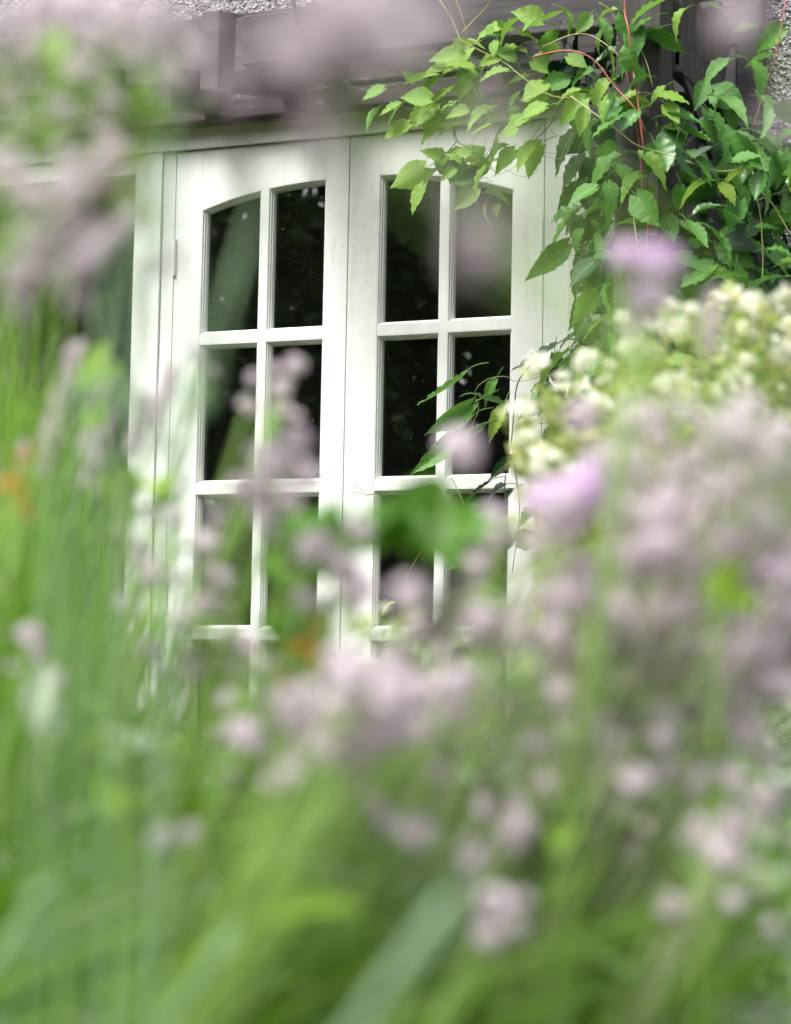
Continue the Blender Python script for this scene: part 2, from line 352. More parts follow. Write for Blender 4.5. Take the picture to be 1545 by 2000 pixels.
pg = thing('pergola', (-.1, -.3, 2.0), 'dark stained timber pergola of rafters and a beam above the doors', 'pergola')
pgi = Matrix.Translation(pg.location).inverted()
def ppart(nm, mb, m=MT, bev=.003):
    ob = mb.build(nm, m, None, bevel=bev); ob.parent = pg; ob.matrix_parent_inverse = pgi; return ob
def rafter(x0, x1, zb, h, yo=-.50):                                 # falls outwards by one in five
    q = MB(); zw = zb + .2 * (-yo - .02)
    q.add([(x0,yo,zb),(x1,yo,zb),(x1,-.03,zw),(x0,-.03,zw),(x0,yo,zb+h),(x1,yo,zb+h),(x1,-.03,zw+h),(x0,-.03,zw+h)],
          [(0,3,2,1),(4,5,6,7),(0,1,5,4),(1,2,6,5),(2,3,7,6),(3,0,4,7)]); ppart('rafter', q)
rafter(-.052, -.008, 2.03, .12, -.495); rafter(-.150, -.105, 2.005, .175, -.47); rafter(-.63, -.59, 2.06, .09, -.34); rafter(-.36, -.315, 2.02, .10, -.3)
rafter(.395, .44, 2.04, .14, -.47); rafter(.70, .745, 2.02, .14, -.40)
q = MB(); q.box(-.012, .846, -.545, -.498, 2.028, 2.135); ppart('beam', q)
q = MB(); q.box(.12, .98, -.36, -.315, 2.13, 2.27); ppart('beam', q)
q = MB(); q.box(-1.75, .015, -.048, -.022, 2.165, 2.315); ppart('wall_board', q)
for i in range(3):
    q = MB(); q.box(.02, .96, -.058+.004*i, -.022, 2.115+.085*i, 2.196+.085*i); ppart('wall_board', q)
q = MB(); q.box(.848, .938, -.60, -.51, -.01, 2.36); ppart('post', q, MTV)
cb = MB(); cb.tube(smooth_path([at_y(562, -60, -.565), at_y(573, 0, -.56), at_y(584, 50, -.555), at_y(596, 92, -.552), at_y(597, 122, -.552)]), .0042, k=8)
o = cb.build('hanging_cable', MIRON, smooth=True); tag(o, 'thick black cable hanging bent down the face of the pergola beam', 'cable')

tr = thing('trellis', (.95, -.25, 0), 'dark weathered lattice side panel between the post and the pebbledash wall, mostly under climber leaves', 'trellis')
tri = Matrix.Translation(tr.location).inverted()
def tpart(nm, mb, m=MT, bev=.0025): ob = mb.build(nm, m, None, bevel=bev); ob.parent = tr; ob.matrix_parent_inverse = tri
def side(poly, x0, x1):                                             # polygon in y-z, extruded along x
    q = MB(); n = len(poly)
    q.add([(x1, y, z) for y, z in poly] + [(x0, y, z) for y, z in poly], [tuple(range(n)), tuple(range(2*n-1, n-1, -1))] + [(i, i+n, (i+1) % n + n, (i+1) % n) for i in range(n)]); return q
q = MB(); q.box(.955, 1.005, -.085, -.022, -.01, 2.34); tpart('upright', q)
for z0, z1, mm in ((1.93, 2.0, MTV), (.86, .93, MT), (2.22, 2.28, MT)):
    q = MB(); q.box(.925, .955, -.51, -.085, z0, z1); tpart('rail', q, mm)
tpart('bracket', side([(-.50, 2.004), (-.16, 2.004), (-.10, 2.12), (-.19, 2.17), (-.27, 2.13), (-.33, 2.10), (-.39, 2.14), (-.50, 2.15)], .928, .950), MTV)
for k in range(6):
    for s in (1, -1):
        z = .95 + .155 * k; d = .016
        P = [(-.51, z), (-.09, z+.22), (-.09, z+.22+2*d), (-.51, z+2*d)] if s > 0 else [(-.51, z+.22), (-.09, z), (-.09, z+2*d), (-.51, z+.22+2*d)]
        tpart('slat', side(P, .931 if s > 0 else .942, .941 if s > 0 else .952), MT, .001)
for k in range(3):
    x = .6115 + .1125 * k; q = MB(); q.box(x, x+.1095, -.052, -.024, -.01, 2.11); tpart('shade_board', q, MT)  # dark boards added in place of the porch shade behind the lattice

# ------------------------------------------------------------------ climber
def leaf_mesh(name, material, wid, fold, droop, wave, seed, petiole=.5):
    """Heart-shaped pointed leaf, unit length along +x, upper side +z, with its curved stalk behind the base."""
    R = random.Random(seed); mb = MB()
    st = [(-.06, .30), (.03, .62), (.10, .78), (.18, .92), (.25, .94), (.33, 1.0), (.40, .93), (.48, .92), (.56, .78), (.64, .70), (.72, .52), (.80, .40), (.88, .20), (.95, .10), (1.0, .015)]
    V = []; 
    for i, (x, hw) in enumerate(st):
        zc = -droop * x * x; h = hw * wid * .5
        xo = x + (0.10 if i == 0 else 0)
        e = wave * math.sin(i * 2.1 + seed); e2 = wave * math.sin(i * 2.4 + 1.7 * seed)
        V += [(x + (-.06 if i == 0 else 0), -h*(1+.08*R.uniform(-1,1)), zc + fold*h + e), (x, -h*.5, zc + fold*h*.42 + e*.3), (xo, 0, zc), (x, h*.5, zc + fold*h*.42 + e2*.3), (x + (-.06 if i == 0 else 0), h*(1+.08*R.uniform(-1,1)), zc + fold*h + e2)]
    F = []
    for i in range(len(st)-1):
        for j in range(4): F.append((i*5+j, (i+1)*5+j, (i+1)*5+j+1, i*5+j+1))
    mb.add(V, F)
    if petiole:
        pts = bez((.04, 0, 0), (-.22*petiole*2, 0, .10), (-.5*petiole*2, .12*(1 if seed % 2 else -1), -.12), 5); mb.tube(pts, .012, .014, 4)
    return mb.mesh(name, material, True)
CLV = {k: [leaf_mesh('climber_leaf_' + k, MCL[k], w_, f_, d_, wv, s_) for s_, (w_, f_, d_, wv) in enumerate([(.74, .25, .25, .030), (.64, .45, .40, .035), (.82, .15, .15, .030), (.56, .65, .30, .022), (.70, .35, .60, .035), (.66, .50, -.10, .03), (.78, .40, .75, .04)])] for k in MCL}
SLIM = {k: [leaf_mesh('climber_leaf_slim_' + k, MCL[k], w_, f_, d_, wv, s_+11) for s_, (w_, f_, d_, wv) in enumerate([(.36, .5, .25, .03), (.42, .35, .45, .035), (.32, .6, -.15, .03)])] for k in MCL}
def leaf_matrix(base, tip, nrm, L=None):
    x = tip - base; L = L or np.linalg.norm(x); x = x / np.linalg.norm(x); z = nrm - (nrm @ x) * x; z /= np.linalg.norm(z); y = np.cross(z, x)
    return Matrix([[x[i]*L, y[i]*L, z[i]*L, base[i]] for i in range(3)] + [[0, 0, 0, 1]])
TOCAM = -FWD
# base u, v -> tip u, v, age (b young ... d shade put into the colour), distance out from the wall
LV = [(782,207,745,247,'l',.34),(750,172,702,192,'l',.36),(742,212,703,254,'m',.35),(800,242,742,268,'b',.33),(855,158,797,212,'l',.36),(838,150,785,171,'l',.38),(920,92,843,128,'b',.36),(905,85,942,70,'b',.34),
(915,155,893,190,'l',.38),(880,172,838,198,'b',.34),(990,140,930,142,'l',.38),(960,112,920,140,'l',.35),(1018,92,988,124,'l',.33),(1008,42,953,78,'l',.38),(912,240,843,256,'b',.32),(848,208,818,224,'b',.36),(890,205,828,242,'l',.30),(897,293,836,320,'b',.33),
(965,272,948,332,'l',.36),(1058,283,1008,338,'l',.30),(830,326,766,370,'b',.34),(852,333,822,360,'b',.33),(828,360,796,420,'b',.35),(863,310,917,348,'l',.30),(937,318,900,327,'b',.32),(932,353,888,372,'b',.30),(932,368,884,415,'l',.34),(950,400,943,442,'b',.36),(972,400,967,424,'b',.35),(952,378,1005,388,'l',.32),
(980,60,1010,30,'l',.34),(1050,40,1020,68,'l',.36),(1030,150,985,172,'l',.34),(1070,190,1010,200,'l',.36),(1060,210,1015,240,'m',.30),(960,215,915,225,'l',.28),(1000,240,960,262,'l',.27),(1085,60,1050,95,'l',.35),(1095,25,1060,45,'l',.37),(940,185,900,175,'l',.31),(990,285,945,300,'l',.31),(1040,120,1075,148,'l',.33),
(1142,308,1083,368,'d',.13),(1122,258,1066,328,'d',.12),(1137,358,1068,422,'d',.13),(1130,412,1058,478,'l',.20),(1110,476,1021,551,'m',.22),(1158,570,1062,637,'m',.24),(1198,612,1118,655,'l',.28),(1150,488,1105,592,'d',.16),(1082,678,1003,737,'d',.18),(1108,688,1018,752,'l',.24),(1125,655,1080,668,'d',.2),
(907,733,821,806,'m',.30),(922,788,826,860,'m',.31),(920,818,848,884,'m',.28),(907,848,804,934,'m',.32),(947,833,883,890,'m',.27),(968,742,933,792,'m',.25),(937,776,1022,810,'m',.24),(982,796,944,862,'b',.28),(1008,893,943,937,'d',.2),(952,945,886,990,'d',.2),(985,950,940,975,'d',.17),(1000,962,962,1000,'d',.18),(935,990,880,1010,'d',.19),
(960,1035,995,1060,'m',.22),(990,1025,950,1040,'b',.24),(1000,1050,960,1085,'d',.2),(930,1100,985,1110,'d',.18),(905,1095,870,1110,'b',.24),(890,1090,905,1115,'b',.24),(1010,1060,1060,1040,'l',.25),(770,1178,735,1190,'b',.2),(1040,1000,1000,1020,'m',.2),
(1238,92,1198,128,'m',.36),(1288,185,1352,195,'l',.40),(1297,173,1260,203,'l',.38),(1300,206,1328,247,'b',.40),(1263,204,1202,213,'b',.36),(1143,212,1130,266,'l',.42),(1143,192,1088,234,'l',.38),(1187,160,1148,194,'l',.40),(1152,143,1088,158,'m',.34),(1130,178,1078,190,'l',.36),(1242,186,1178,202,'l',.37),
(1338,20,1298,54,'l',.38),(1292,4,1203,44,'l',.40),(1267,42,1198,88,'m',.36),(1287,58,1228,95,'m',.34),(1273,73,1340,110,'m',.35),(1297,86,1307,135,'d',.26),(1422,122,1362,163,'m',.38),(1378,163,1360,208,'m',.34),(1533,58,1463,96,'m',.22),(1507,108,1448,121,'m',.26),(1463,122,1525,175,'m',.30),
(1412,188,1373,228,'m',.36),(1393,178,1482,217,'m',.34),(1408,196,1492,242,'m',.38),(1422,203,1440,254,'m',.33),(1333,253,1398,290,'m',.36),(1368,238,1418,265,'m',.33),(1405,260,1437,316,'m',.34),(1450,283,1513,322,'m',.32),(1548,258,1506,270,'m',.28),(1300,250,1345,262,'l',.35),
(1248,302,1353,348,'l',.42),(1207,310,1128,342,'m',.36),(1248,342,1198,386,'l',.42),(1178,338,1148,384,'d',.24),(1243,382,1302,470,'m',.44),(1303,422,1317,480,'m',.36),(1328,438,1378,470,'m',.36),(1205,430,1128,483,'m',.30),(1387,354,1316,369,'b',.42),(1452,333,1400,360,'b',.40),(1408,360,1442,395,'b',.42),(1438,333,1472,410,'m',.32),(1448,306,1478,345,'l',.34),
(1543,298,1508,369,'m',.34),(1549,332,1523,372,'b',.38),(1408,398,1482,442,'d',.24),(1482,428,1418,464,'d',.22),(1548,428,1443,442,'m',.26),(1408,478,1503,534,'m',.36),(1412,488,1333,486,'d',.30),(1549,513,1503,511,'l',.34),(1393,518,1308,584,'m',.36),(1440,560,1510,575,'m',.30),(1482,530,1545,565,'m',.28),(1350,470,1400,500,'m',.28),(1100,20,1135,50,'l',.36),(1150,30,1120,70,'l',.35),(1180,60,1150,100,'m',.32),(1200,20,1160,20,'l',.34),
(1230,260,1190,290,'m',.28),(1110,110,1150,130,'l',.34),(1215,140,1190,170,'m',.33),(1340,300,1390,330,'m',.3),(1480,260,1545,290,'m',.27),(1510,210,1480,245,'m',.25),(1385,10,1430,20,'m',.3),(1440,60,1480,40,'m',.25)]
climb = thing('climbing_plant', at_y(1265, 900, -.14) * np.array([1, 1, 0]), 'leafy green climber with heart-shaped leaves hanging over the post and the right-hand door', 'climbing plant')
nleaf = 0
def out_of(u, v, out): return out + (.27 if (v < 300 and u < 1150) or (u < 1010 and v < 450) or (u >= 1150 and v < 620) else 0)
for (u0, v0, u1, v1, leaf_tone, out) in LV:
    out = out_of(u0, v0, out)
    p0 = at_y(u0, v0, -out); p1 = at_y(u1, v1, -out - random.uniform(-.015, .03))
    apparent = math.hypot(u1-u0, v1-v0)
    L = np.linalg.norm(p1 - p0) * .95
    if u0 > 1150: L = min(L, .078)
    n = (TOCAM * random.uniform(.4, .7) + np.array([0, 0, 1]) * .7 if u0 < 1030 and v0 > 700 else TOCAM * random.uniform(.25, .75) + np.array([0, 0, 1]) * random.uniform(.6, 1.1)) + rng.normal(size=3) * .36
    child('leaf', random.choice(SLIM[leaf_tone] if (u0 < 1030 and v0 > 700 and apparent > 60) or (u0 < 1170 and apparent > 88) else CLV[leaf_tone]), climb, leaf_matrix(p0, p1, n, L)); nleaf += 1
def inside(p, poly):
    x, y = p; c = False
    for i in range(len(poly)):
        (x1, y1), (x2, y2) = poly[i-1], poly[i]
        if (y1 > y) != (y2 > y) and x < (x2-x1)*(y-y1)/(y2-y1)+x1: c = not c
    return c
SPRIG = [(1100,30),(1000,25),(940,60),(870,110),(800,160),(740,200),(790,250),(880,240),(900,270),(860,320),(930,370),(1010,330),(1080,260),(1110,150)]
while nleaf < 196:
    u, v = random.uniform(700, 1110), random.uniform(20, 400)
    if not inside((u, v), SPRIG): continue
    p0 = at_y(u, v, -random.uniform(.56, .68)); a = random.gauss(-2.6, .7); L = random.uniform(.030, .068)
    dirv = RIGHT * math.cos(a) + UP * math.sin(a) * .7 + TOCAM * random.uniform(-.2, .6)
    n = TOCAM * random.uniform(.2, .9) + np.array([0, 0, 1]) * random.uniform(.3, .9) + rng.normal(size=3) * .4
    child('leaf', random.choice(CLV[random.choices('blm', [.45, .45, .1])[0]]), climb, leaf_matrix(p0, p0 + dirv / np.linalg.norm(dirv) * L, n)); nleaf += 1
# the darker leaves deeper in the mass
HULL = [(1105,20),(1100,180),(1145,300),(1115,420),(1150,520),(1140,640),(1075,700),(1040,760),(1090,850),(1250,830),(1400,760),(1545,700),(1545,250),(1500,180),(1380,200),(1330,230),(1300,130),(1240,20)]
while nleaf < 300:
    u, v = random.uniform(1040, 1545), random.uniform(20, 850)
    if not inside((u, v), HULL): continue
    out = random.uniform(.12, .30) if u < 1150 else random.uniform(.42, .76); p0 = at_y(u, v, -out)
    a = random.gauss(-2.2 if u < 1280 else -.9, .7); L = random.uniform(.045, .075)
    dirv = RIGHT * math.cos(a) + UP * math.sin(a) + TOCAM * random.uniform(-.1, .5)
    n = TOCAM * random.uniform(.1, .7) + np.array([0, 0, 1]) * random.uniform(.5, 1.1) + rng.normal(size=3) * .35
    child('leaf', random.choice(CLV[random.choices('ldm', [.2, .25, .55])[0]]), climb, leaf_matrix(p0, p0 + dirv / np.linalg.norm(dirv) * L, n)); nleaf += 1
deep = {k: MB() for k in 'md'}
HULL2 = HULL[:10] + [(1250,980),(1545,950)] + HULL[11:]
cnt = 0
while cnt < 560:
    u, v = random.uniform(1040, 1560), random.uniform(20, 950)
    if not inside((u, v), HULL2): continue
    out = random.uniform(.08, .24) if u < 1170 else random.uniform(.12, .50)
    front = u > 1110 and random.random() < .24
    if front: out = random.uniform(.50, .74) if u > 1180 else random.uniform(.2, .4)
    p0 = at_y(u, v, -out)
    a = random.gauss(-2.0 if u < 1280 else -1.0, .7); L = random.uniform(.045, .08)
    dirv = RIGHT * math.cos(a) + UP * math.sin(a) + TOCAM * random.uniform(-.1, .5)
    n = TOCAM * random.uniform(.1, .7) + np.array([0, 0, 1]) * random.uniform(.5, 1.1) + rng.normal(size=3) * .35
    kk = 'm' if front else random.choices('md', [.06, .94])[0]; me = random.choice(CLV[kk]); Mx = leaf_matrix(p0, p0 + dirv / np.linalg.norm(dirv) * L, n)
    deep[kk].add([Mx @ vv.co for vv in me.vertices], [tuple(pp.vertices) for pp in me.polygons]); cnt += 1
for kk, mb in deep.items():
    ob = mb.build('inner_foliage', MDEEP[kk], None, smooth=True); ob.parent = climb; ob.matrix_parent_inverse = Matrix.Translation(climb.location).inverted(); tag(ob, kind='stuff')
STEMS = [([(1224,-40),(1220,20),(1228,60),(1236,130),(1244,180),(1252,250),(1262,320),(1266,390),(1262,520),(1258,700),(1250,900),(1245,1300)], .40, .0030, MSTR),
 ([(1230,60),(1222,120),(1236,200),(1250,300),(1256,420),(1262,520)], .34, .0020, MSTR),
 ([(1040,112),(1090,100),(1130,102),(1165,122),(1200,168),(1240,212),(1262,260)], .40, .0030, MSTR),
 ([(1060,92),(1110,70),(1150,68),(1190,92),(1230,130)], .38, .0020, MSTP),
 ([(1115,188),(1150,214),(1200,250),(1245,284),(1300,300),(1345,316),(1400,334),(1450,330)], .43, .0022, MSTP),
 ([(1538,-30),(1530,30),(1512,120),(1496,172),(1480,218),(1470,250)], .26, .0022, MSTR),
 ([(1232,382),(1238,430),(1244,470),(1249,512),(1252,560)], .44, .0018, MSTP),
 ([(1170,5),(1190,18),(1205,40),(1240,80),(1262,120),(1275,170)], .36, .0018, MSTP),
 ([(1470,335),(1478,385),(1485,420),(1490,500),(1488,560)], .38, .0018, MSTP),
 ([(1545,460),(1510,400),(1475,360),(1430,300),(1420,270)], .33, .0018, MSTP), ([(1476,392),(1510,380),(1550,365)], .34, .0016, MSTP),
 ([(845,-20),(872,20),(890,55),(900,80),(912,110),(920,150),(935,200)], .36, .0018, MSTP), ([(880,-30),(905,40),(915,90),(922,130)], .35, .0013, MSTP),
 ([(900,78),(940,100),(985,122),(1030,158),(1075,186),(1120,192)], .38, .0018, MSTP), ([(900,66),(925,40),(945,20),(965,-10)], .36, .0022, MSTP),
 ([(900,66),(870,48),(840,44),(800,52)], .36, .0010, MSTD), ([(935,180),(900,130),(860,118),(820,102),(785,102)], .36, .0011, MSTD), ([(900,82),(885,40),(878,10)], .36, .0011, MSTP),
 ([(1000,190),(960,200),(900,200),(850,205),(800,213),(770,196),(752,176)], .33, .0014, MSTD), ([(960,205),(890,225),(850,240),(800,246)], .32, .0012, MSTP),
 ([(895,190),(888,230),(893,275),(920,290),(950,315),(970,340)], .31, .0015, MSTD), ([(893,276),(870,300),(835,330)], .32, .0012, MSTD),
 ([(930,270),(905,300),(890,330),(870,345),(850,340)], .31, .0011, MSTP), ([(1110,190),(1060,260),(1000,300),(950,322),(930,360)], .3, .0016, MSTD),
 ([(1090,300),(1040,300),(1000,330),(960,345)], .28, .0011, MSTP), ([(1060,240),(1030,290),(1050,330),(1020,345),(985,330)], .28, .0011, MSTP), ([(1075,255),(1110,290),(1090,310),(1050,300)], .27, .0010, MSTP),
 ([(1145,470),(1120,500),(1112,480)], .22, .0010, MSTP), ([(1160,700),(1100,725),(1060,735),(1010,745),(985,735),(950,742),(928,765),(935,800),(922,830),(928,850),(900,870)], .28, .0012, MSTP),
 ([(1060,690),(1015,740),(1005,790),(1000,850),(992,900),(985,960),(990,1040),(985,1150)], .2, .0024, MSTD), ([(1000,870),(1008,930),(1015,1000),(1000,1120)], .18, .002, MSTD),
 ([(880,930),(898,965),(910,1000),(930,1050),(945,1080)], .24, .0013, MSTP), ([(760,962),(720,965),(690,962),(668,966)], .012, .0010, MSTD), ([(715,962),(700,952),(694,942)], .012, .0009, MSTD),
 ([(1140,260),(1128,310),(1122,380)], .15, .0016, MSTD), ([(985,1000),(940,1080),(880,1110),(862,1100)], .24, .001, MSTP), ([(900,990),(820,1080),(770,1180),(760,1200)], .2, .0012, MSTP)]
for pts, out, r, m_ in STEMS:
    out = out_of(pts[0][0], pts[0][1], out) if out > .1 else out
    q = MB(); r *= .72; q.tube(smooth_path([at_y(u, v, -out + random.uniform(-.012, .012)) for u, v in pts], 4), r, r*.6, 6)
    ob = q.build('stem', m_, None, smooth=True); ob.parent = climb; ob.matrix_parent_inverse = Matrix.Translation(climb.location).inverted()

# ------------------------------------------------------------------ border plants
def floret(mb, c, axis, r, petals=4, cup=.35):
    axis = axis / np.linalg.norm(axis); a = np.cross(axis, [.3, .5, .81]); a /= np.linalg.norm(a); b_ = np.cross(axis, a); ph = random.uniform(0, 6)
    V = []; F = []
    for k in range(petals):
        t0 = ph + k * 2 * math.pi / petals; d = math.cos(t0)*a + math.sin(t0)*b_; s = -math.sin(t0)*a + math.cos(t0)*b_; i = len(V)
        V += [c, c + d*r*.55 + s*r*.34 + axis*r*cup*.5, c + d*r + axis*r*cup*random.uniform(.3, 1), c + d*r*.55 - s*r*.34 + axis*r*cup*.5]; F += [(i, i+1, i+2, i+3)]
    mb.add(V, F)
def head_mesh(name, m_, kind, seed):
    random.seed(seed); q = MB()
    if kind == 'dome':                                              # rounded cluster, about one unit across
        for k in range(44):
            th = random.uniform(0, 6.283); ph = math.acos(random.uniform(-.35, 1)); d = np.array([math.sin(ph)*math.cos(th), math.sin(ph)*math.sin(th), math.cos(ph)])
            floret(q, d * np.array([.40, .40, .36]) * random.uniform(.75, 1.1), d + np.array([0, 0, .3]), random.uniform(.16, .26))
    elif kind == 'spike':                                           # whorled spike, two and a half units tall
        for z in np.linspace(-1.1, 1.2, 9):
            rr = .46 * (1 - .42 * (z + 1.1) / 2.3)
            for k in range(10):
                th = random.uniform(0, 6.283); d = np.array([math.cos(th), math.sin(th), .25])
                floret(q, np.array([math.cos(th)*rr*.7, math.sin(th)*rr*.7, z + random.uniform(-.07, .07)]), d, random.uniform(.18, .28))
        q.tube([(0, 0, -1.3), (0, 0, 1.3)], .05, .02, 5)
    elif kind == 'open':                                            # one open flower with a cup of petals
        for rr, n in ((.5, 5), (.34, 5), (.2, 4)): floret(q, np.array([0, 0, .05*(1-rr)]), np.array([random.uniform(-.2,.2), random.uniform(-.2,.2), 1.]), rr, n, .5)
        for k in range(6): th = k*1.05; floret(q, np.array([math.cos(th)*.16, math.sin(th)*.16, .12]), np.array([math.cos(th), math.sin(th), .8]), .2, 4)
    return q.mesh(name, m_)
HEADS = {}
for tone, m_ in (('V', MV), ('M', MM), ('G', MGM), ('W', MWH), ('O', MOR)):
    HEADS[tone] = {'dome': [head_mesh('flower_cluster_' + tone, m_, 'dome', s) for s in (1, 2, 3)], 'spike': [head_mesh('flower_spike_' + tone, m_, 'spike', s) for s in (4, 5)], 'open': [head_mesh('flower_' + tone, m_, 'open', s) for s in (6, 7, 8)]}
random.seed(21)
def blade_leaf(name, m_, wid, curl, seed, n=6):                     # narrow pointed leaf, unit length along +x
    q = MB(); V = []
    for i in range(n+1):
        x = i / n; h = wid * .5 * (math.sin(math.pi * min(1, x*.93+.07)) ** .7) if i < n else .004; z = -curl * x * x
        V += [(x, -h, z + h*.35), (x, 0, z), (x, h, z + h*.35)]
    q.add(V, [(i*3+j, (i+1)*3+j, (i+1)*3+j+1, i*3+j+1) for i in range(n) for j in range(2)]); return q.mesh(name, m_, True)
LEAFM = {k: [blade_leaf('narrow_leaf_' + k, m_, w_, c_, s) for s, (w_, c_) in enumerate([(.26, .15), (.32, .35), (.22, .05)])] for k, m_ in (('g', MGR), ('B', MGB), ('s', MSG), ('y', MYL))}
BROAD = {k: [blade_leaf('broad_leaf_' + k, m_, w_, c_, s) for s, (w_, c_) in enumerate([(.52, .2), (.60, .4)])] for k, m_ in (('g', MGR), ('k', MDG), ('B', MGB), ('s', MSG), ('y', MYL))}

def stem_to(base, tip, lean=.25):
    """A stem that rises from the ground and curves over towards its flower."""
    mid = base * .5 + tip * .5 + np.array([0, 0, .05]) * (tip[2] - base[2]) + RIGHT * random.uniform(-.03, .03)
    return bez(base, mid, tip, 9)
def flower_plant(name, label, cat, heads, base_uv=None, leafset='g', nleaf_=5, leaf_len=.04, kind=None, group=None, stem_r=.0012, lean=.10, stem_mat=MSTEM, broad=False, extra=2, spread=.8):
    """heads: (u, v, distance, size in photo pixels, tone, shape)"""
    tips = [at_d(u, v, d) for (u, v, d, *_ ) in heads]; c = np.mean(tips, axis=0)
    low = min(tips, key=lambda p: p[2])
    base = c - _r * (lean + random.uniform(0, .05)) * (c[2] / .7) + FWD * random.uniform(-.03, .06); base[2] = -.01
    root = thing(name, base, label, cat, group); inv = Matrix.Translation(root.location).inverted()
    for (u, v, d, px, tone, shape), tip in zip(heads, tips):
        b0 = base + rng.normal(size=3) * np.array([.012, .012, 0]); path = stem_to(b0, tip)
        def stalk(pp, r):
            q = MB(); q.tube(pp, r, r*.6, 5); so_ = q.build('stem', stem_mat, None, smooth=True); so_.parent = root; so_.matrix_parent_inverse = inv
        def bloom(pp, tip_, px_, d_, tone_):
            L = px_ * d_ / FPX; ax = pp[-1] - pp[-3]; ax = ax / np.linalg.norm(ax)
            if shape in ('dome', 'open'): ax = ax + TOCAM * .5 + rng.normal(size=3) * .25; ax /= np.linalg.norm(ax)
            xx = np.cross(ax, [.2, .6, .77]); xx /= np.linalg.norm(xx); yy = np.cross(ax, xx)
            child('flower_head', random.choice(HEADS[tone_][shape]), root, Matrix([[xx[i]*L, yy[i]*L, ax[i]*L, tip_[i]] for i in range(3)] + [[0,0,0,1]]))
        stalk(path, stem_r); bloom(path, tip, px * 1.1, d, tone)
        for k in range(extra):                                      # smaller heads on short side stalks
            d2 = d + random.uniform(-.04, .10); t2 = at_d(u + random.gauss(0, spread)*px, v + random.gauss(.35, spread)*px, d2)
            fork = path[6]; bp = bez(fork, (fork + t2)/2 + np.array([0, 0, .004]), t2, 5); stalk(bp, stem_r*.6)
            bloom(bp, t2, px * random.uniform(.45, .85), d2, 'G' if (tone in 'MV' and random.random() < .35) else ('M' if tone == 'V' else tone))
        for k in range(nleaf_):
            t = random.uniform(.45, .97); i = t * (len(path)-1); p = path[int(i)] * (1 - i % 1) + path[min(int(i)+1, len(path)-1)] * (i % 1)
            a = random.uniform(0, 6.283); dv = np.array([math.cos(a), math.sin(a), random.uniform(.1, 1.0)]); dv /= np.linalg.norm(dv)
            ll = leaf_len * random.uniform(.6, 1.2); n = np.array([0, 0, 1]) + TOCAM*.3 + rng.normal(size=3)*.3
            child('leaf', random.choice((BROAD if broad else LEAFM)[leafset]), root, leaf_matrix(p, p + dv*ll, n))
    return root
D, SPK, OPN = 'dome', 'spike', 'open'
FP = flower_plant

GM = 'mauve flowering plants in the border'
MA = 'mauve flowers'
FP('mauve_flower', 'tall pale mauve flowering stem at the top left corner, drooping in a column', MA, [(150,15,0.92,86,'M',D),(185,75,0.94,68,'M',D),(225,20,0.94,64,'M',D),(160,140,0.94,72,'M',D),(205,190,0.96,61,'M',D),(200,245,0.96,68,'M',D),(255,110,0.99,50,'G',D),(110,30,0.99,57,'G',D),(330,40,0.94,50,'G',D),(380,110,0.96,43,'G',D),(60,110,0.99,50,'G',D),(20,200,0.99,50,'G',D),(40,30,.9,65,'M',D),(85,5,.9,60,'M',D),(10,90,.9,60,'G',D),(300,15,.9,60,'M',D)], nleaf_=1, group=GM, lean=.55, leafset='g', extra=3, stem_r=.0009, spread=1.0)
FP('mauve_flower', 'faded mauve flowering stems against the left edge, level with the door arch', MA, [(20,330,.80,85,'M',D),(70,400,.82,85,'G',D),(130,370,.8,80,'M',D),(95,470,.82,75,'G',D),(180,340,.9,60,'G',SPK),(30,540,.8,70,'G',D),(200,480,.9,60,'G',SPK)], nleaf_=1, group=GM, lean=.55, leafset='s', stem_mat=MSTEM, stem_r=.0008, extra=3)
FP('mauve_flower', 'faint mauve veil before the left end of the pergola beam', MA, [(400,60,.52,80,'G',D),(310,120,.55,70,'G',D),(440,150,.55,55,'G',D),(280,40,.55,70,'M',D)], nleaf_=1, group=GM, lean=.75, stem_r=.0006, extra=1)
FP('mauve_flower', 'large soft mauve flower veil before the middle of the pergola beam', MA, [(690,30,.42,190,'G',D),(770,90,.44,130,'G',D),(640,110,.46,100,'G',D),(860,40,.46,80,'G',D)], nleaf_=0, group=GM, lean=-.75, stem_r=.0006, extra=1)
FP('mauve_flower', 'soft mauve flower before the lattice in the top right corner', MA, [(1445,45,.55,95,'M',D)], nleaf_=0, group=GM, lean=-.6, stem_r=.0007, extra=2)
FP('mauve_flower', 'faded pinkish flower veil over the top right pane', MA, [(935,500,.44,105,'G',D),(925,440,.44,70,'G',D),(945,240,.46,70,'G',D)], nleaf_=0, group=GM, lean=-.75, stem_r=.0006, extra=1)
FP('mauve_flower', 'vivid mauve flower standing before the dark climber leaves', MA, [(1285,515,.92,95,'V',D),(1222,500,.92,70,'V',D),(1262,585,.92,75,'V',D),(1245,635,.95,50,'G',D)], nleaf_=1, group=GM, lean=.05, extra=1, spread=.5)
FP('mauve_flower', 'greyish mauve spike rising behind the cream flowering shrub on the right', MA, [(1392,630,.95,44,'G',SPK)], nleaf_=1, group=GM, lean=.03, extra=1, spread=.4)
FP('mauve_flower', 'bright mauve flowers at the right edge just under the cream flowers', MA, [(1430,850,1.0,126,'M',D),(1500,900,1.0,102,'G',D),(1450,940,1.05,96,'G',D),(1370,890,1.0,72,'G',D),(1525,850,1.0,72,'M',D)], nleaf_=3, group=GM, extra=6, lean=0.3, leafset='s', stem_mat=MSTEMP)
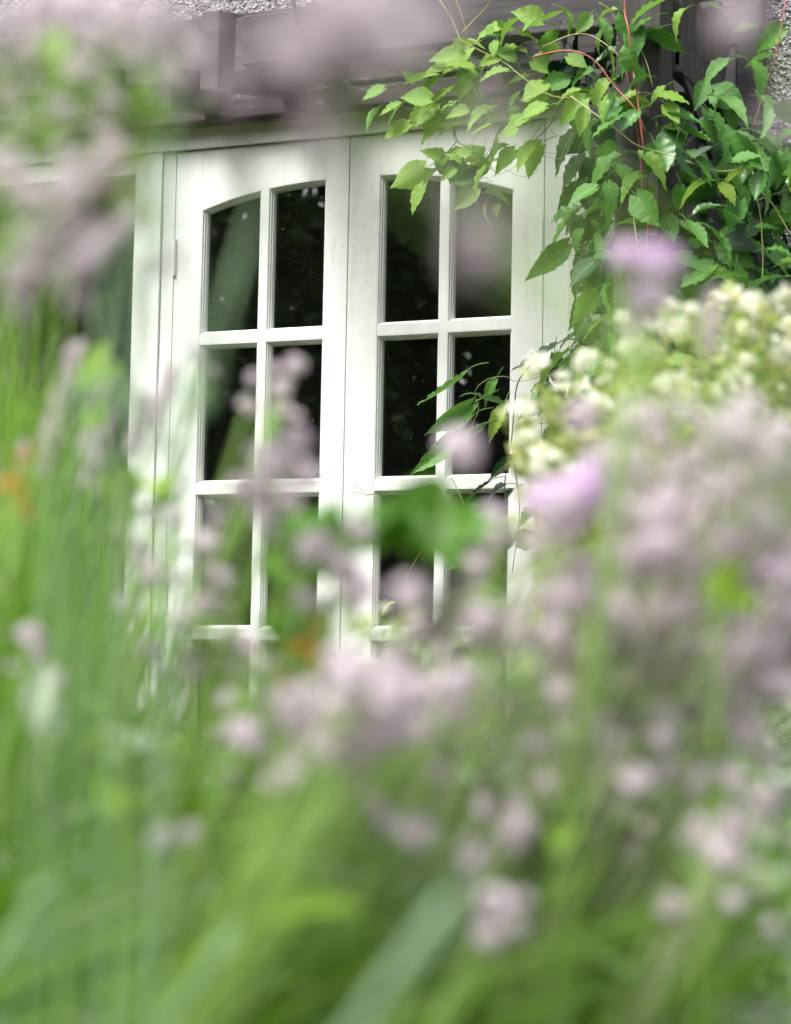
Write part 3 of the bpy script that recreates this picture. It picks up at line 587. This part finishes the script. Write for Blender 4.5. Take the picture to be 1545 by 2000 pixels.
FP('mauve_flower', 'vivid mauve flower truss beside the foot of the climber', MA, [(1080,1000,1.0,126,'V',D),(1140,955,1.0,96,'V',D),(1185,905,1.05,96,'M',D),(1260,830,1.1,96,'M',D),(1045,1060,1.0,60,'M',D)], nleaf_=3, group=GM, extra=3, lean=0.3, leafset='s', stem_mat=MSTEMP)
FP('mauve_flower', 'pale mauve flowers in the middle of the right-hand border', MA, [(1270,1090,1.0,96,'M',D),(1335,1105,1.0,96,'M',D),(1230,1010,1.1,84,'G',D),(1320,980,1.1,84,'M',D),(1250,950,1.15,72,'G',D),(1410,1040,1.1,72,'G',D)], nleaf_=3, group=GM, leafset='s', extra=6, lean=0.3, stem_mat=MSTEMP)
FP('mauve_flower', 'greyish mauve flowers low at the right edge beside a lime leaf', MA, [(1500,1010,1.0,102,'G',D),(1535,1110,1.0,90,'V',D),(1530,1190,1.0,84,'M',D),(1500,1260,1.0,84,'G',D),(1450,1230,1.1,72,'G',D)], nleaf_=3, group=GM, leafset='s', extra=6, lean=0.3, stem_mat=MSTEMP)
FP('mauve_flower', 'pale pink flower heads below the right door, nearest its lower panes', MA, [(900,1165,1.1,102,'M',D),(945,1225,1.1,72,'G',D),(860,1230,1.1,66,'G',D),(990,1260,1.15,66,'M',D)], nleaf_=4, group=GM, extra=6, lean=0.3, leafset='s', stem_mat=MSTEMP)
FP('mauve_flower', 'cluster of pale mauve flowers right of centre in the border', MA, [(1125,1150,1.0,108,'M',D),(1185,1210,1.0,90,'G',D),(1240,1225,1.0,90,'M',D),(1090,1245,1.0,72,'G',D),(1270,1290,1.05,84,'M',D),(1365,1275,1.05,90,'M',D)], nleaf_=3, group=GM, leafset='s', extra=6, lean=0.3, stem_mat=MSTEMP)
FP('mauve_flower', 'faded mauve heads in front of the left door, over its second bar', MA, [(545,915,1.0,95,'G',D),(480,960,1.0,70,'G',D),(600,930,1.05,60,'G',D),(515,985,1.0,55,'G',D)], nleaf_=2, group=GM, lean=.14)
FP('mauve_flower', 'small faded mauve flowers over the left door middle panes', MA, [(575,715,1.25,44,'G',D),(545,760,1.25,38,'G',D),(485,795,1.25,42,'G',D),(555,800,1.25,34,'M',D),(385,692,1.3,32,'G',D)], nleaf_=1, group=GM, lean=.16, leafset='s')
FP('mauve_flower', 'mass of greyish mauve flowers below the centre of the doors', MA, [(690,1340,.85,115,'G',D),(760,1360,.85,115,'G',D),(720,1420,.85,115,'G',D),(800,1420,.9,89,'G',D),(660,1390,.88,84,'G',D),(770,1300,.95,63,'G',D),(640,1460,.9,84,'G',D),(830,1350,.9,73,'G',D)], nleaf_=2, group=GM, extra=5, lean=0.32)
FP('mauve_flower', 'vivid mauve flowers low in the centre, left of the greyish mass', MA, [(590,1410,.95,80,'V',D),(640,1440,.95,60,'V',D),(545,1370,1.0,55,'M',D),(480,1440,.95,75,'M',D),(520,1480,1.0,50,'G',D)], nleaf_=2, group=GM, extra=4, lean=0.32)
FP('mauve_flower', 'single pale pink flower head right of the greyish mauve mass', MA, [(882,1385,1.0,75,'M',D),(860,1330,1.05,45,'W',D)], nleaf_=2, group=GM, extra=4, lean=0.32)
FP('mauve_flower', 'silvery mauve buds between the two doors, over the centre seam', MA, [(665,1110,1.0,75,'G',D),(620,1060,1.0,60,'G',D),(705,1150,1.0,60,'M',D),(645,1180,1.05,45,'G',D),(560,1040,1.1,50,'G',D)], nleaf_=3, group=GM, leafset='s')
FP('mauve_flower', 'pair of pale pink flower stems low right of centre', MA, [(1170,1420,1.0,92,'M',D),(1195,1485,1.0,86,'M',D),(1280,1408,1.0,92,'M',D),(1215,1580,1.0,63,'W',D)], nleaf_=3, group=GM, extra=3, lean=0.3, leafset='s', stem_mat=MSTEMP)
FP('mauve_flower', 'pink flower head low at the right edge above the long grass', MA, [(1470,1440,1.0,89,'M',D),(1500,1480,1.0,57,'M',D),(1400,1370,1.05,63,'G',D)], nleaf_=3, group=GM, extra=3, lean=0.3, leafset='s', stem_mat=MSTEMP)
FP('mauve_flower', 'pale pink flower sunk in the long grass near the lower right edge', MA, [(1400,1655,.95,80,'M',D),(1440,1600,.95,50,'G',D),(1490,1560,.95,50,'G',D)], nleaf_=2, group=GM, leafset='s', extra=4, lean=0.3, stem_mat=MSTEMP)
FP('mauve_flower', 'whitish mauve flower low in the middle of the long grass', MA, [(968,1765,.85,68,'M',D),(955,1830,.85,59,'G',D),(920,1690,.9,42,'G',D)], nleaf_=2, group=GM, extra=1, lean=0.32)
FP('mauve_flower', 'greyish mauve flower above the long grass right of centre', MA, [(1005,1615,.95,75,'G',D),(950,1560,1.0,50,'G',D),(1060,1560,1.0,50,'G',D)], nleaf_=2, group=GM, leafset='s', extra=4, lean=0.3, stem_mat=MSTEMP)
FP('mauve_flower', 'faint mauve spikes in the tall green stems on the left', MA, [(190,880,1.3,55,'G',SPK),(270,830,1.3,45,'G',SPK),(320,770,1.35,40,'G',SPK),(130,740,1.3,45,'G',SPK),(250,960,1.3,45,'G',D),(300,1000,1.3,40,'G',D),(90,870,1.3,40,'G',SPK)], nleaf_=4, group=GM, leafset='s')
FP('mauve_flower', 'faded mauve flowers before the lower left panes of the left door', MA, [(405,1060,1.2,55,'G',D),(430,1130,1.2,55,'G',D),(395,1180,1.2,50,'G',D),(440,1260,1.2,60,'G',D),(380,1300,1.2,60,'G',D),(470,1310,1.2,50,'G',D)], nleaf_=3, group=GM, leafset='s')
FP('mauve_flower', 'faded mauve flower low on the left, among bright green leaves', MA, [(315,1640,.95,60,'G',D),(60,1250,1.1,60,'G',D),(110,1330,1.1,45,'G',D)], nleaf_=3, group=GM, leafset='s')
FP('mauve_flower', 'pale mauve flowers low on the left before the foot of the white mullion', MA, [(340,1010,1.2,45,'M',D),(300,1120,1.2,50,'G',D),(360,1210,1.2,50,'M',D),(290,1270,1.2,50,'G',D),(240,1180,1.2,40,'M',D)], nleaf_=3, group=GM, leafset='s', extra=3)
FP('mauve_flower', 'pale mauve flowers under the left door, just left of the greyish mass', MA, [(540,1310,1.1,60,'M',D),(590,1340,1.1,55,'G',D),(440,1370,1.1,50,'M',D),(640,1290,1.1,50,'M',D),(500,1260,1.15,40,'G',D)], nleaf_=3, group=GM, leafset='s', extra=4, lean=.25)
FP('mauve_flower', 'scattered pale pink flowers down the right side above the grass', MA, [(1340,1190,1.0,80,'M',D),(1430,1330,1.0,74,'M',D),(1300,1500,1.0,69,'M',D),(1390,1500,1.0,69,'M',D),(1100,1360,1.0,69,'M',D),(1050,1450,1.0,63,'G',D),(1500,1330,1.0,69,'M',D),(1230,1660,1.0,63,'M',D),(1310,1770,.95,57,'G',D),(1480,1720,.95,63,'M',D)], nleaf_=2, group=GM, leafset='s', extra=3, lean=.3)
for u, v, d, px, lab in ((30, 940, 1.15, 38, 'small orange flowers at the left edge among green stems'), (605, 1262, 1.0, 42, 'small orange flower below the left door')):
    FP('orange_flower', lab, 'orange flowers', [(u,v,d,px,'O',OPN),(u+12,v-45,d,px*.7,'O',OPN),(u-22,v+10,d,px*.8,'O',OPN),(u+8,v+42,d,px*.6,'O',D)], nleaf_=3, group='orange flowers in the border', lean=.05)

# leafy shoots with broad leaves that cross the doors and the edges
def shoot(name, label, cat, leaves, base_u, d, setk='B', stems=1, group='broad-leaved shoots in the border', broad=True, stem_mat=MSTEM):
    """leaves: (u0, v0, u1, v1) base to tip as the photo shows them, all at about distance d."""
    pts = [at_d(l[0], l[1], d + random.uniform(-.03, .03)) for l in leaves]; c = np.mean(pts, axis=0); base = at_d(base_u, 1400, d); base[2] = -.01
    root = thing(name, base, label, cat, group); inv = Matrix.Translation(root.location).inverted()
    top = max(pts, key=lambda p: p[2]); path = bez(base, base*.4 + c*.6 + np.array([0, 0, -.02]), top, 10)
    q = MB(); q.tube(path, .0022, .0010, 5); ob = q.build('stem', stem_mat, None, smooth=True); ob.parent = root; ob.matrix_parent_inverse = inv
    for l, p in zip(leaves, pts):
        near = min(path, key=lambda k: np.linalg.norm(k - p))
        if np.linalg.norm(near - p) > .012:
            q = MB(); q.tube(bez(near - np.array([0, 0, .01]), (near + p) / 2 + np.array([0, 0, .006]), p, 5), .0011, .0008, 4); ob = q.build('stalk', stem_mat, None); ob.parent = root; ob.matrix_parent_inverse = inv
        tip = at_d(l[2], l[3], d + random.uniform(-.04, .02)); n = TOCAM * random.uniform(.4, 1) + np.array([0, 0, 1]) * random.uniform(.3, .8) + rng.normal(size=3)*.25
        child('leaf', random.choice((BROAD if broad else LEAFM)[setk]), root, leaf_matrix(p, tip, n))
shoot('leafy_shoot', 'deep green broad-leaved shoot across the bottom of the right door', 'leafy plant', [(800,1060,900,985),(870,1050,950,1010),(780,1070,840,980),(740,1080,700,1010),(720,1060,790,1025),(810,1080,890,1060),(650,1060,640,970),(880,1020,850,950),(760,1020,730,960),(840,1090,800,1040),(910,1040,960,1050),(690,1090,650,1040),(640,1010,590,960),(680,1020,640,1060),(720,1000,770,965),(800,1000,860,1020),(610,1050,560,1010),(850,1080,930,1090)], 700, 1.1, 'k')
shoot('leafy_shoot', 'green leafy shoot rising before the lower left door panes', 'leafy plant', [(560,1150,535,1050),(550,1090,580,1010),(570,1150,620,1080),(540,1220,590,1160),(540,1250,510,1190),(565,1200,600,1230)], 530, 1.1, 'k')
shoot('leafy_shoot', 'bright green leaf shoot at the right edge amid mauve flowers', 'leafy plant', [(1400,1180,1440,1100),(1430,1190,1470,1130),(1400,1170,1390,1105)], 1390, .95, 'B')
shoot('leafy_shoot', 'bright green leaves at the left before the white mullion', 'leafy plant', [(150,760,230,690),(160,720,215,670),(150,760,220,730),(275,960,300,880),(250,990,260,920),(290,990,335,965),(240,1010,215,930),(200,830,160,770)], 200, 1.25, 'B')
shoot('leafy_shoot', 'green leaves beside the mauve flowers in the top left corner', 'leafy plant', [(120,120,88,30),(105,180,85,110),(110,200,95,260),(270,200,290,120),(265,230,255,150),(290,240,300,170)], 180, .95, 'g')
shoot('leafy_shoot', 'single lime leaf tip left of the arched door top', 'leafy plant', [(285,262,230,285),(255,380,290,378)], 255, .95, 'y')
shoot('leafy_shoot', 'green leafy clump low on the left of the frame', 'leafy plant', [(300,1500,350,1440),(240,1480,190,1430),(330,1560,400,1520),(280,1560,240,1500),(360,1600,410,1550),(420,1560,490,1540),(240,1640,280,1590)], 300, 1.05, 'B')
shoot('leafy_shoot', 'green leaf tuft in the border below the right door corner', 'leafy plant', [(960,1150,985,1050),(930,1130,900,1060),(1000,1330,1090,1250),(980,1340,940,1280),(1010,1350,1020,1270)], 960, 1.3, 'g', broad=False)
shoot('leafy_shoot', 'yellowish green leaf pair before the lower centre panes', 'leafy plant', [(680,1230,700,1160),(690,1240,740,1190),(830,1240,790,1180),(760,1230,800,1200)], 700, 1.4, 'y', broad=False)

# broad pale blades, near the lens
def blade_clump(label, blades, d, material, wid):
    """blades: lists of (u, v) from low to tip."""
    base = at_d(blades[0][0][0] - 60, 2000, d); base = base - _r * max(0, (blades[0][-1][0] - blades[0][0][0]) / 300 - .1) * .45; base[2] = -.01
    root = thing('iris_clump', base, label, 'iris leaves', 'clumps of broad blades'); inv = Matrix.Translation(root.location).inverted()
    for bl in blades:
        P = [at_d(u, v, d + random.uniform(-.02, .02)) for u, v in bl]; own = base + _r*(at_d(bl[0][0], bl[0][1], d) - at_d(blades[0][0][0], blades[0][0][1], d)) @ _r + rng.normal(size=3)*np.array([.012,.012,0]); path = smooth_path([own] + P, 5); n = len(path); V = []
        ww = wid * random.uniform(.8, 1.15)
        for i, p in enumerate(path):
            t = path[min(i+1, n-1)] - path[max(i-1, 0)]; side = np.cross(t, TOCAM); side /= np.linalg.norm(side); side = side * .9 + TOCAM * .35; h = ww*.5 * (1 - max(0, (i/(n-1) - .6)/.4) ** 2) + .0004
            V += [p - side*h, p + TOCAM*.002, p + side*h]
        q = MB(); q.add(V, [(i*3+j, (i+1)*3+j, (i+1)*3+j+1, i*3+j+1) for i in range(n-1) for j in range(2)]); ob = q.build('blade', material, None, smooth=True); ob.parent = root; ob.matrix_parent_inverse = inv
blade_clump('pale sage-green broad blades at the bottom centre, nearest the lens', [[(640,2080),(790,1925),(930,1765)]], .58, MPALE, .0042)
blade_clump('pale sage-green blades at the bottom left', [[(-60,1960),(80,1870),(190,1790)],[(300,2040),(390,1930),(440,1800)]], .80, MPALE, .0028)
blade_clump('pale upright blades crossing the left door and its mullion', [[(330,1300),(350,800),(345,420),(320,20)],[(330,1200),(400,800),(455,560),(510,350)],[(200,1200),(260,800),(300,500),(330,250)],[(150,1200),(230,760),(290,420),(350,200)],[(240,1200),(320,900),(390,700),(440,520)],[(100,1200),(180,800),(220,500),(280,330)]], .70, MPALE, .0020)

# ------------------------------------------------------------------ cream-flowered shrub
random.seed(5); rng = np.random.default_rng(5)
sb = at_d(1330, 1300, 2.1); sb[2] = -.01
shr = thing('flowering_shrub', sb, 'lime-leaved shrub with many small cream flowers right of the doors', 'shrub'); inv = Matrix.Translation(shr.location).inverted()
WF = [(1050,710,2.0,38),(1145,706,2.0,38),(1060,892,1.9,46),(1165,790,1.95,44),(1150,850,2.0,36),(1232,690,2.0,40),(1325,750,1.9,48),(1345,765,1.95,40),(1437,745,1.9,48),(1300,800,2.0,36),(1425,578,2.1,42),(1475,605,2.0,50),(1535,580,2.0,44),(1330,645,2.0,40),(1275,640,2.1,34),(1400,770,2.0,34),(1530,690,2.0,40),(1495,660,2.1,40),(1005,800,2.1,30),(1245,760,2.1,34),(1455,650,2.1,36),(1365,640,2.1,32),(1310,600,2.2,26),(1095,760,2.1,28),(1210,835,2.0,34),(1330,810,1.9,40),(1300,760,2.0,40),(1375,810,2.0,34),(1500,790,2.0,34),(1180,745,2.15,26),(1540,640,2.1,36),(1420,690,2.15,30),(1215,620,2.2,24),(1120,850,2.0,26),(850,1290,1.6,60),(800,1250,1.7,45),(770,1270,1.7,42),(885,1260,1.6,36)]
WF = WF[:-4]
for _ in range(46):
    u = random.uniform(1020, 1560); top = 900 - (u - 950) * .58 if u < 1450 else 600
    WF.append((u, random.uniform(max(560, top - 90), 930 if u < 1200 else 860), random.uniform(1.85, 2.3), random.uniform(16, 32)))
fol = MB(); lfm = LEAFM['y'][0]
def small_leaf(mb, p, dv, L, wd, nrm):
    dv = dv / np.linalg.norm(dv); s = np.cross(nrm, dv); s /= np.linalg.norm(s) + 1e-9; nn = np.cross(dv, s)
    mb.add([p, p + dv*L*.35 + s*L*wd + nn*L*.06, p + dv*L*.75 + s*L*wd*.7, p + dv*L - nn*L*.1, p + dv*L*.75 - s*L*wd*.7, p + dv*L*.35 - s*L*wd + nn*L*.06], [(0,1,2,3), (0,3,4,5)])
for (u, v, d, px) in WF:
    tip = at_d(u, v, d); L = px * d / FPX * 1.55; b0 = sb + rng.normal(size=3)*np.array([.05,.05,0]); path = bez(b0, b0*.5 + tip*.5 + np.array([0,0,.12]) + rng.normal(size=3)*.03, tip, 9)
    q = MB(); q.tube(path, .0022, .0010, 5); ob = q.build('stem', MSTEMP, None); ob.parent = shr; ob.matrix_parent_inverse = inv
    ax = np.array([0,0,.8]) + TOCAM*.7 + rng.normal(size=3)*.3; ax /= np.linalg.norm(ax); xx = np.cross(ax, [.2,.6,.77]); xx /= np.linalg.norm(xx); yy = np.cross(ax, xx)
    child('flower', random.choice(HEADS['W'][random.choice((OPN, D))]), shr, Matrix([[xx[i]*L, yy[i]*L, ax[i]*L, tip[i]] for i in range(3)] + [[0,0,0,1]]))
    for k in range(60):
        t = random.uniform(.6, .995) ** .5; i = t*(len(path)-1); p = path[int(i)]*(1-i % 1) + path[min(int(i)+1, len(path)-1)]*(i % 1)
        p = p + rng.normal(size=3)*.009; a = random.uniform(0, 6.283)
        small_leaf(fol, p, np.array([math.cos(a), math.sin(a), random.uniform(.0, 1.2)]), random.uniform(.009, .020), .26, np.array([0,0,1.]) + rng.normal(size=3)*.4)
ob = fol.build('foliage', MYL, None); ob.parent = shr; ob.matrix_parent_inverse = inv; tag(ob, kind='stuff')
FP('cream_flower', 'small cream flowers at the foot of the right door', 'cream flowers', [(850,1290,1.7,55,'W',D),(800,1250,1.75,45,'W',D),(765,1275,1.75,40,'W',D),(890,1255,1.7,36,'W',D),(770,1225,1.8,30,'W',D)], nleaf_=8, leafset='y', leaf_len=.035)

# ------------------------------------------------------------------ silver-leaved plants low on the left, farther off
def silver(label, u, v, d, wpx, hpx, n):
    c = at_d(u, v, d); base = c.copy(); base[2] = -.01; root = thing('silver_bush', base, label, 'bush', 'silver-leaved bushes'); inv = Matrix.Translation(root.location).inverted()
    W, H = wpx*d/FPX, hpx*d/FPX; q = MB(); f = MB()
    for s in range(26):
        tip = c + RIGHT*random.uniform(-.5, .5)*W + np.array([0,0,1.])*random.uniform(-.5, .5)*H + FWD*random.uniform(-.12, .12)
        path = bez(base + rng.normal(size=3)*np.array([.03,.03,0]), (base+tip)/2 + np.array([0,0,.05]), tip, 8); q.tube(path, .0016, .0008, 4)
        for k in range(n):
            t = random.uniform(.3, 1); i = t*7; p = path[int(i)] + rng.normal(size=3)*.008; a = random.uniform(0, 6.283)
            small_leaf(f, p, np.array([math.cos(a), math.sin(a), random.uniform(.0, 1.)]), random.uniform(.012, .030), .24, np.array([0,0,1.]) + rng.normal(size=3)*.4)
    for nm, mb, m_ in (('stems', q, MSTEMP), ('foliage', f, MSILV)):
        ob = mb.build(nm, m_, None); ob.parent = root; ob.matrix_parent_inverse = inv
        if nm == 'foliage': tag(ob, kind='stuff')
silver('silvery green bush low on the left beneath the white mullion', 270, 1390, 2.3, 380, 260, 70)
silver('silvery green bush below the left door, left of the mauve mass', 480, 1420, 2.1, 320, 260, 70)
silver('sage bush at the left edge behind the tall stems', 60, 1420, 2.2, 300, 260, 55)
silver('sage bush in the middle of the border behind pale pink flowers', 1020, 1350, 2.0, 420, 320, 75)
silver('sage bush at the right behind the pink flowers', 1400, 1330, 1.9, 420, 340, 60)

# ------------------------------------------------------------------ long grass and low border foliage
def blades(name, label, cat, rows, material):
    q = MB()
    for (u0, u1, v0, v1, d0, d1, n, w0, w1, lean0, lean1) in rows:
        for _ in range(n):
            d = random.uniform(d0, d1); tip = at_d(random.uniform(u0, u1), random.uniform(v0, v1), d); ln = random.uniform(lean0, lean1)
            h = max(tip[2], .12); base = tip - _r*ln*h + np.array([_sy*-1, _cy, 0])*random.uniform(-.12, .12); base[2] = -.01
            mid = base*.5 + tip*.5 + np.array([0,0,1.])*h*(.10 + .18*abs(ln)) + rng.normal(size=3)*.015
            path = bez(base, mid, tip, 8); wd = random.uniform(w0, w1); V = []; tw = random.uniform(-.9, .9)
            for i, p in enumerate(path):
                t = path[min(i+1, 7)] - path[max(i-1, 0)]; side = np.cross(t, TOCAM); side /= np.linalg.norm(side) + 1e-9
                side = side*math.cos(tw) + TOCAM*math.sin(tw); hh = wd*.5*(1 - max(0, (i/7-.45)/.55)**1.6) + .0003; V += [p - side*hh, p + side*hh]
            q.add(V, [(i*2, i*2+1, i*2+3, i*2+2) for i in range(7)])
    tag(q.build(name, material, smooth=True), label, cat, kind='stuff')
random.seed(11)
blades('long_grass', 'long bright green grass leaning right across the foreground', 'grass', [
    (-50, 220, 680, 1100, 1.2, 1.9, 150, .002, .006, -.15, .45), (0, 330, 1000, 1500, 1.1, 1.9, 170, .002, .006, -.05, .5), (-50, 120, 400, 800, 1.2, 1.8, 35, .002, .005, -.1, .3), (-60, 230, 700, 1250, 1.2, 1.8, 130, .004, .008, .1, .7),
    (-50, 500, 1400, 1850, 1.0, 1.6, 190, .002, .006, .2, .8), (350, 1000, 1480, 1900, 1.0, 1.6, 230, .002, .006, .6, 1.2),
    (900, 1650, 1560, 1950, 1.0, 1.6, 200, .002, .006, .7, 1.3), (800, 1650, 1380, 1650, 1.2, 1.8, 120, .002, .005, .5, 1.1),
    (-50, 1650, 1700, 2050, .9, 1.2, 260, .0010, .003, .5, 1.3), (250, 1150, 1500, 1900, .95, 1.2, 70, .004, .009, .8, 1.3), (1000, 1650, 1650, 1950, .95, 1.2, 50, .004, .009, .8, 1.3), (180, 420, 930, 1400, 1.2, 1.9, 110, .0015, .004, .0, .5), (300, 1600, 1500, 1950, .95, 1.4, 380, .0010, .003, .7, 1.3), (850, 1200, 1150, 1450, 1.3, 1.9, 110, .0015, .004, .3, .9), (300, 760, 1270, 1500, 1.3, 1.9, 90, .0015, .004, .1, .8)], MGB)
blades('sage_grass', 'soft sage and olive blades filling the border between the flowers', 'grass', [
    (-60, 230, 420, 1000, 1.1, 1.7, 40, .0015, .004, -.1, .3), (-50, 500, 1250, 1800, 1.2, 1.8, 100, .002, .005, .1, .8), (400, 1100, 1400, 1800, 1.2, 1.8, 110, .002, .005, .4, 1.1),
    (1000, 1650, 1050, 1700, 1.3, 1.9, 150, .002, .004, .4, 1.1), (-50, 1650, 1650, 2050, 1.0, 1.3, 60, .002, .005, .5, 1.2)], MSG)
lf = MB()                                                           # low leafy growth over the soil, out to the house
for _ in range(15000):
    d = random.uniform(1.2, 3.9); u = random.uniform(-250, 1800); p = at_d(u, 1400, d)
    top = .66 - .04*(d-1.2) - .10*(math.sin(u*.011 + d*3) + 1)
    p[2] = top * random.uniform(.05, 1) ** .6; a = random.uniform(0, 6.283)
    small_leaf(lf, p, np.array([math.cos(a), math.sin(a), random.uniform(-.1, 1.3)]), random.uniform(.02, .055), .2, np.array([0,0,1.]) + TOCAM*.3 + rng.normal(size=3)*.4)
tag(lf.build('border_foliage', MGR), 'dense low green leaves covering the border soil up to the house', 'foliage', kind='stuff')
lf = MB()
for _ in range(5000):
    d = random.uniform(1.0, 3.6); u = random.uniform(-250, 1800); p = at_d(u, 1400, d); p[2] = (.66 - .05*(d-1.0)) * random.uniform(.1, 1) ** .5; a = random.uniform(0, 6.283)
    small_leaf(lf, p, np.array([math.cos(a), math.sin(a), random.uniform(-.1, 1.3)]), random.uniform(.02, .05), .16, np.array([0,0,1.]) + TOCAM*.3 + rng.normal(size=3)*.4)
tag(lf.build('silver_ground_cover', MSILV), 'grey-green small leaves scattered through the border', 'foliage', kind='stuff')

# ------------------------------------------------------------------ garden trees behind the camera, seen in the panes
def tree(x, y, h, wd, label, n):
    root = thing('garden_tree', (x, y, 0), label, 'tree', 'garden trees mirrored in the panes'); R = np.random.default_rng(int(abs(x*31 + y*17)))
    q = MB(); q.tube(smooth_path([(0,0,-.02), (.08,.05,h*.25), (-.05,.1,h*.5), (.05,0,h*.8)], 4), .16, .04, 9)
    for k in range(9):
        a = R.uniform(0, 6.28); z = h*R.uniform(.25, .7); q.tube(bez((0,0,z), (math.cos(a)*wd*.25, math.sin(a)*wd*.25, z+.1*h), (math.cos(a)*wd*.45, math.sin(a)*wd*.45, z+.22*h), 6), .05, .012, 6)
    q.build('trunk', MBARK, root, smooth=True)
    c = MB(); cl = R.normal(size=(46, 3)); cl /= np.linalg.norm(cl, axis=1)[:, None]; cl *= R.uniform(.35, 1, size=(46, 1)); cl = cl*np.array([wd*.5, wd*.5, h*.42]) + np.array([0, 0, h*.58])
    for k in range(n):
        p = cl[R.integers(46)] + R.normal(size=3)*np.array([.26, .26, .2])*wd*.28; a = R.uniform(0, 6.28)
        small_leaf(c, p, np.array([math.cos(a), math.sin(a), R.uniform(-.8, .5)]), R.uniform(.09, .18), .28, R.normal(size=3))
    tag(c.build('crown', MTREE, root), kind='stuff')
tree(-4.6, -8.6, 6.5, 4.2, 'dark broad tree mirrored in the left door panes', 9000)
tree(-2.4, -10.4, 7.5, 4.6, 'tall dark tree mirrored in the right door panes', 9000)
tree(-7.6, -9.6, 6.0, 4.4, 'dark tree mirrored in the side window glass', 7000)
tree(.6, -11.5, 6.8, 4.4, 'tree mirrored near the centre seam of the doors', 7000)

hg = thing('sky_screen_hedge', (-4, -13.5, 0), 'tall dark green hedge added behind the camera to hide sky from the door panes', 'hedge'); hm = MB()  # added hedge, closes the bright sky gaps in the mirrored view
for _ in range(14000):
    p = np.array([random.uniform(-13, 8), random.uniform(-.6, .6), 8.5*random.random()]); small_leaf(hm, p, rng.normal(size=3), random.uniform(.30, .55), .3, rng.normal(size=3))
tag(hm.build('foliage', MTREE, hg), kind='stuff')
q = MB()
for k in range(22): q.tube([(-10.5+k*.95, 0, -.02), (-10.45+k*.95, .05, 6.5)], .06, .02, 6)
q.build('stems', MBARK, hg)
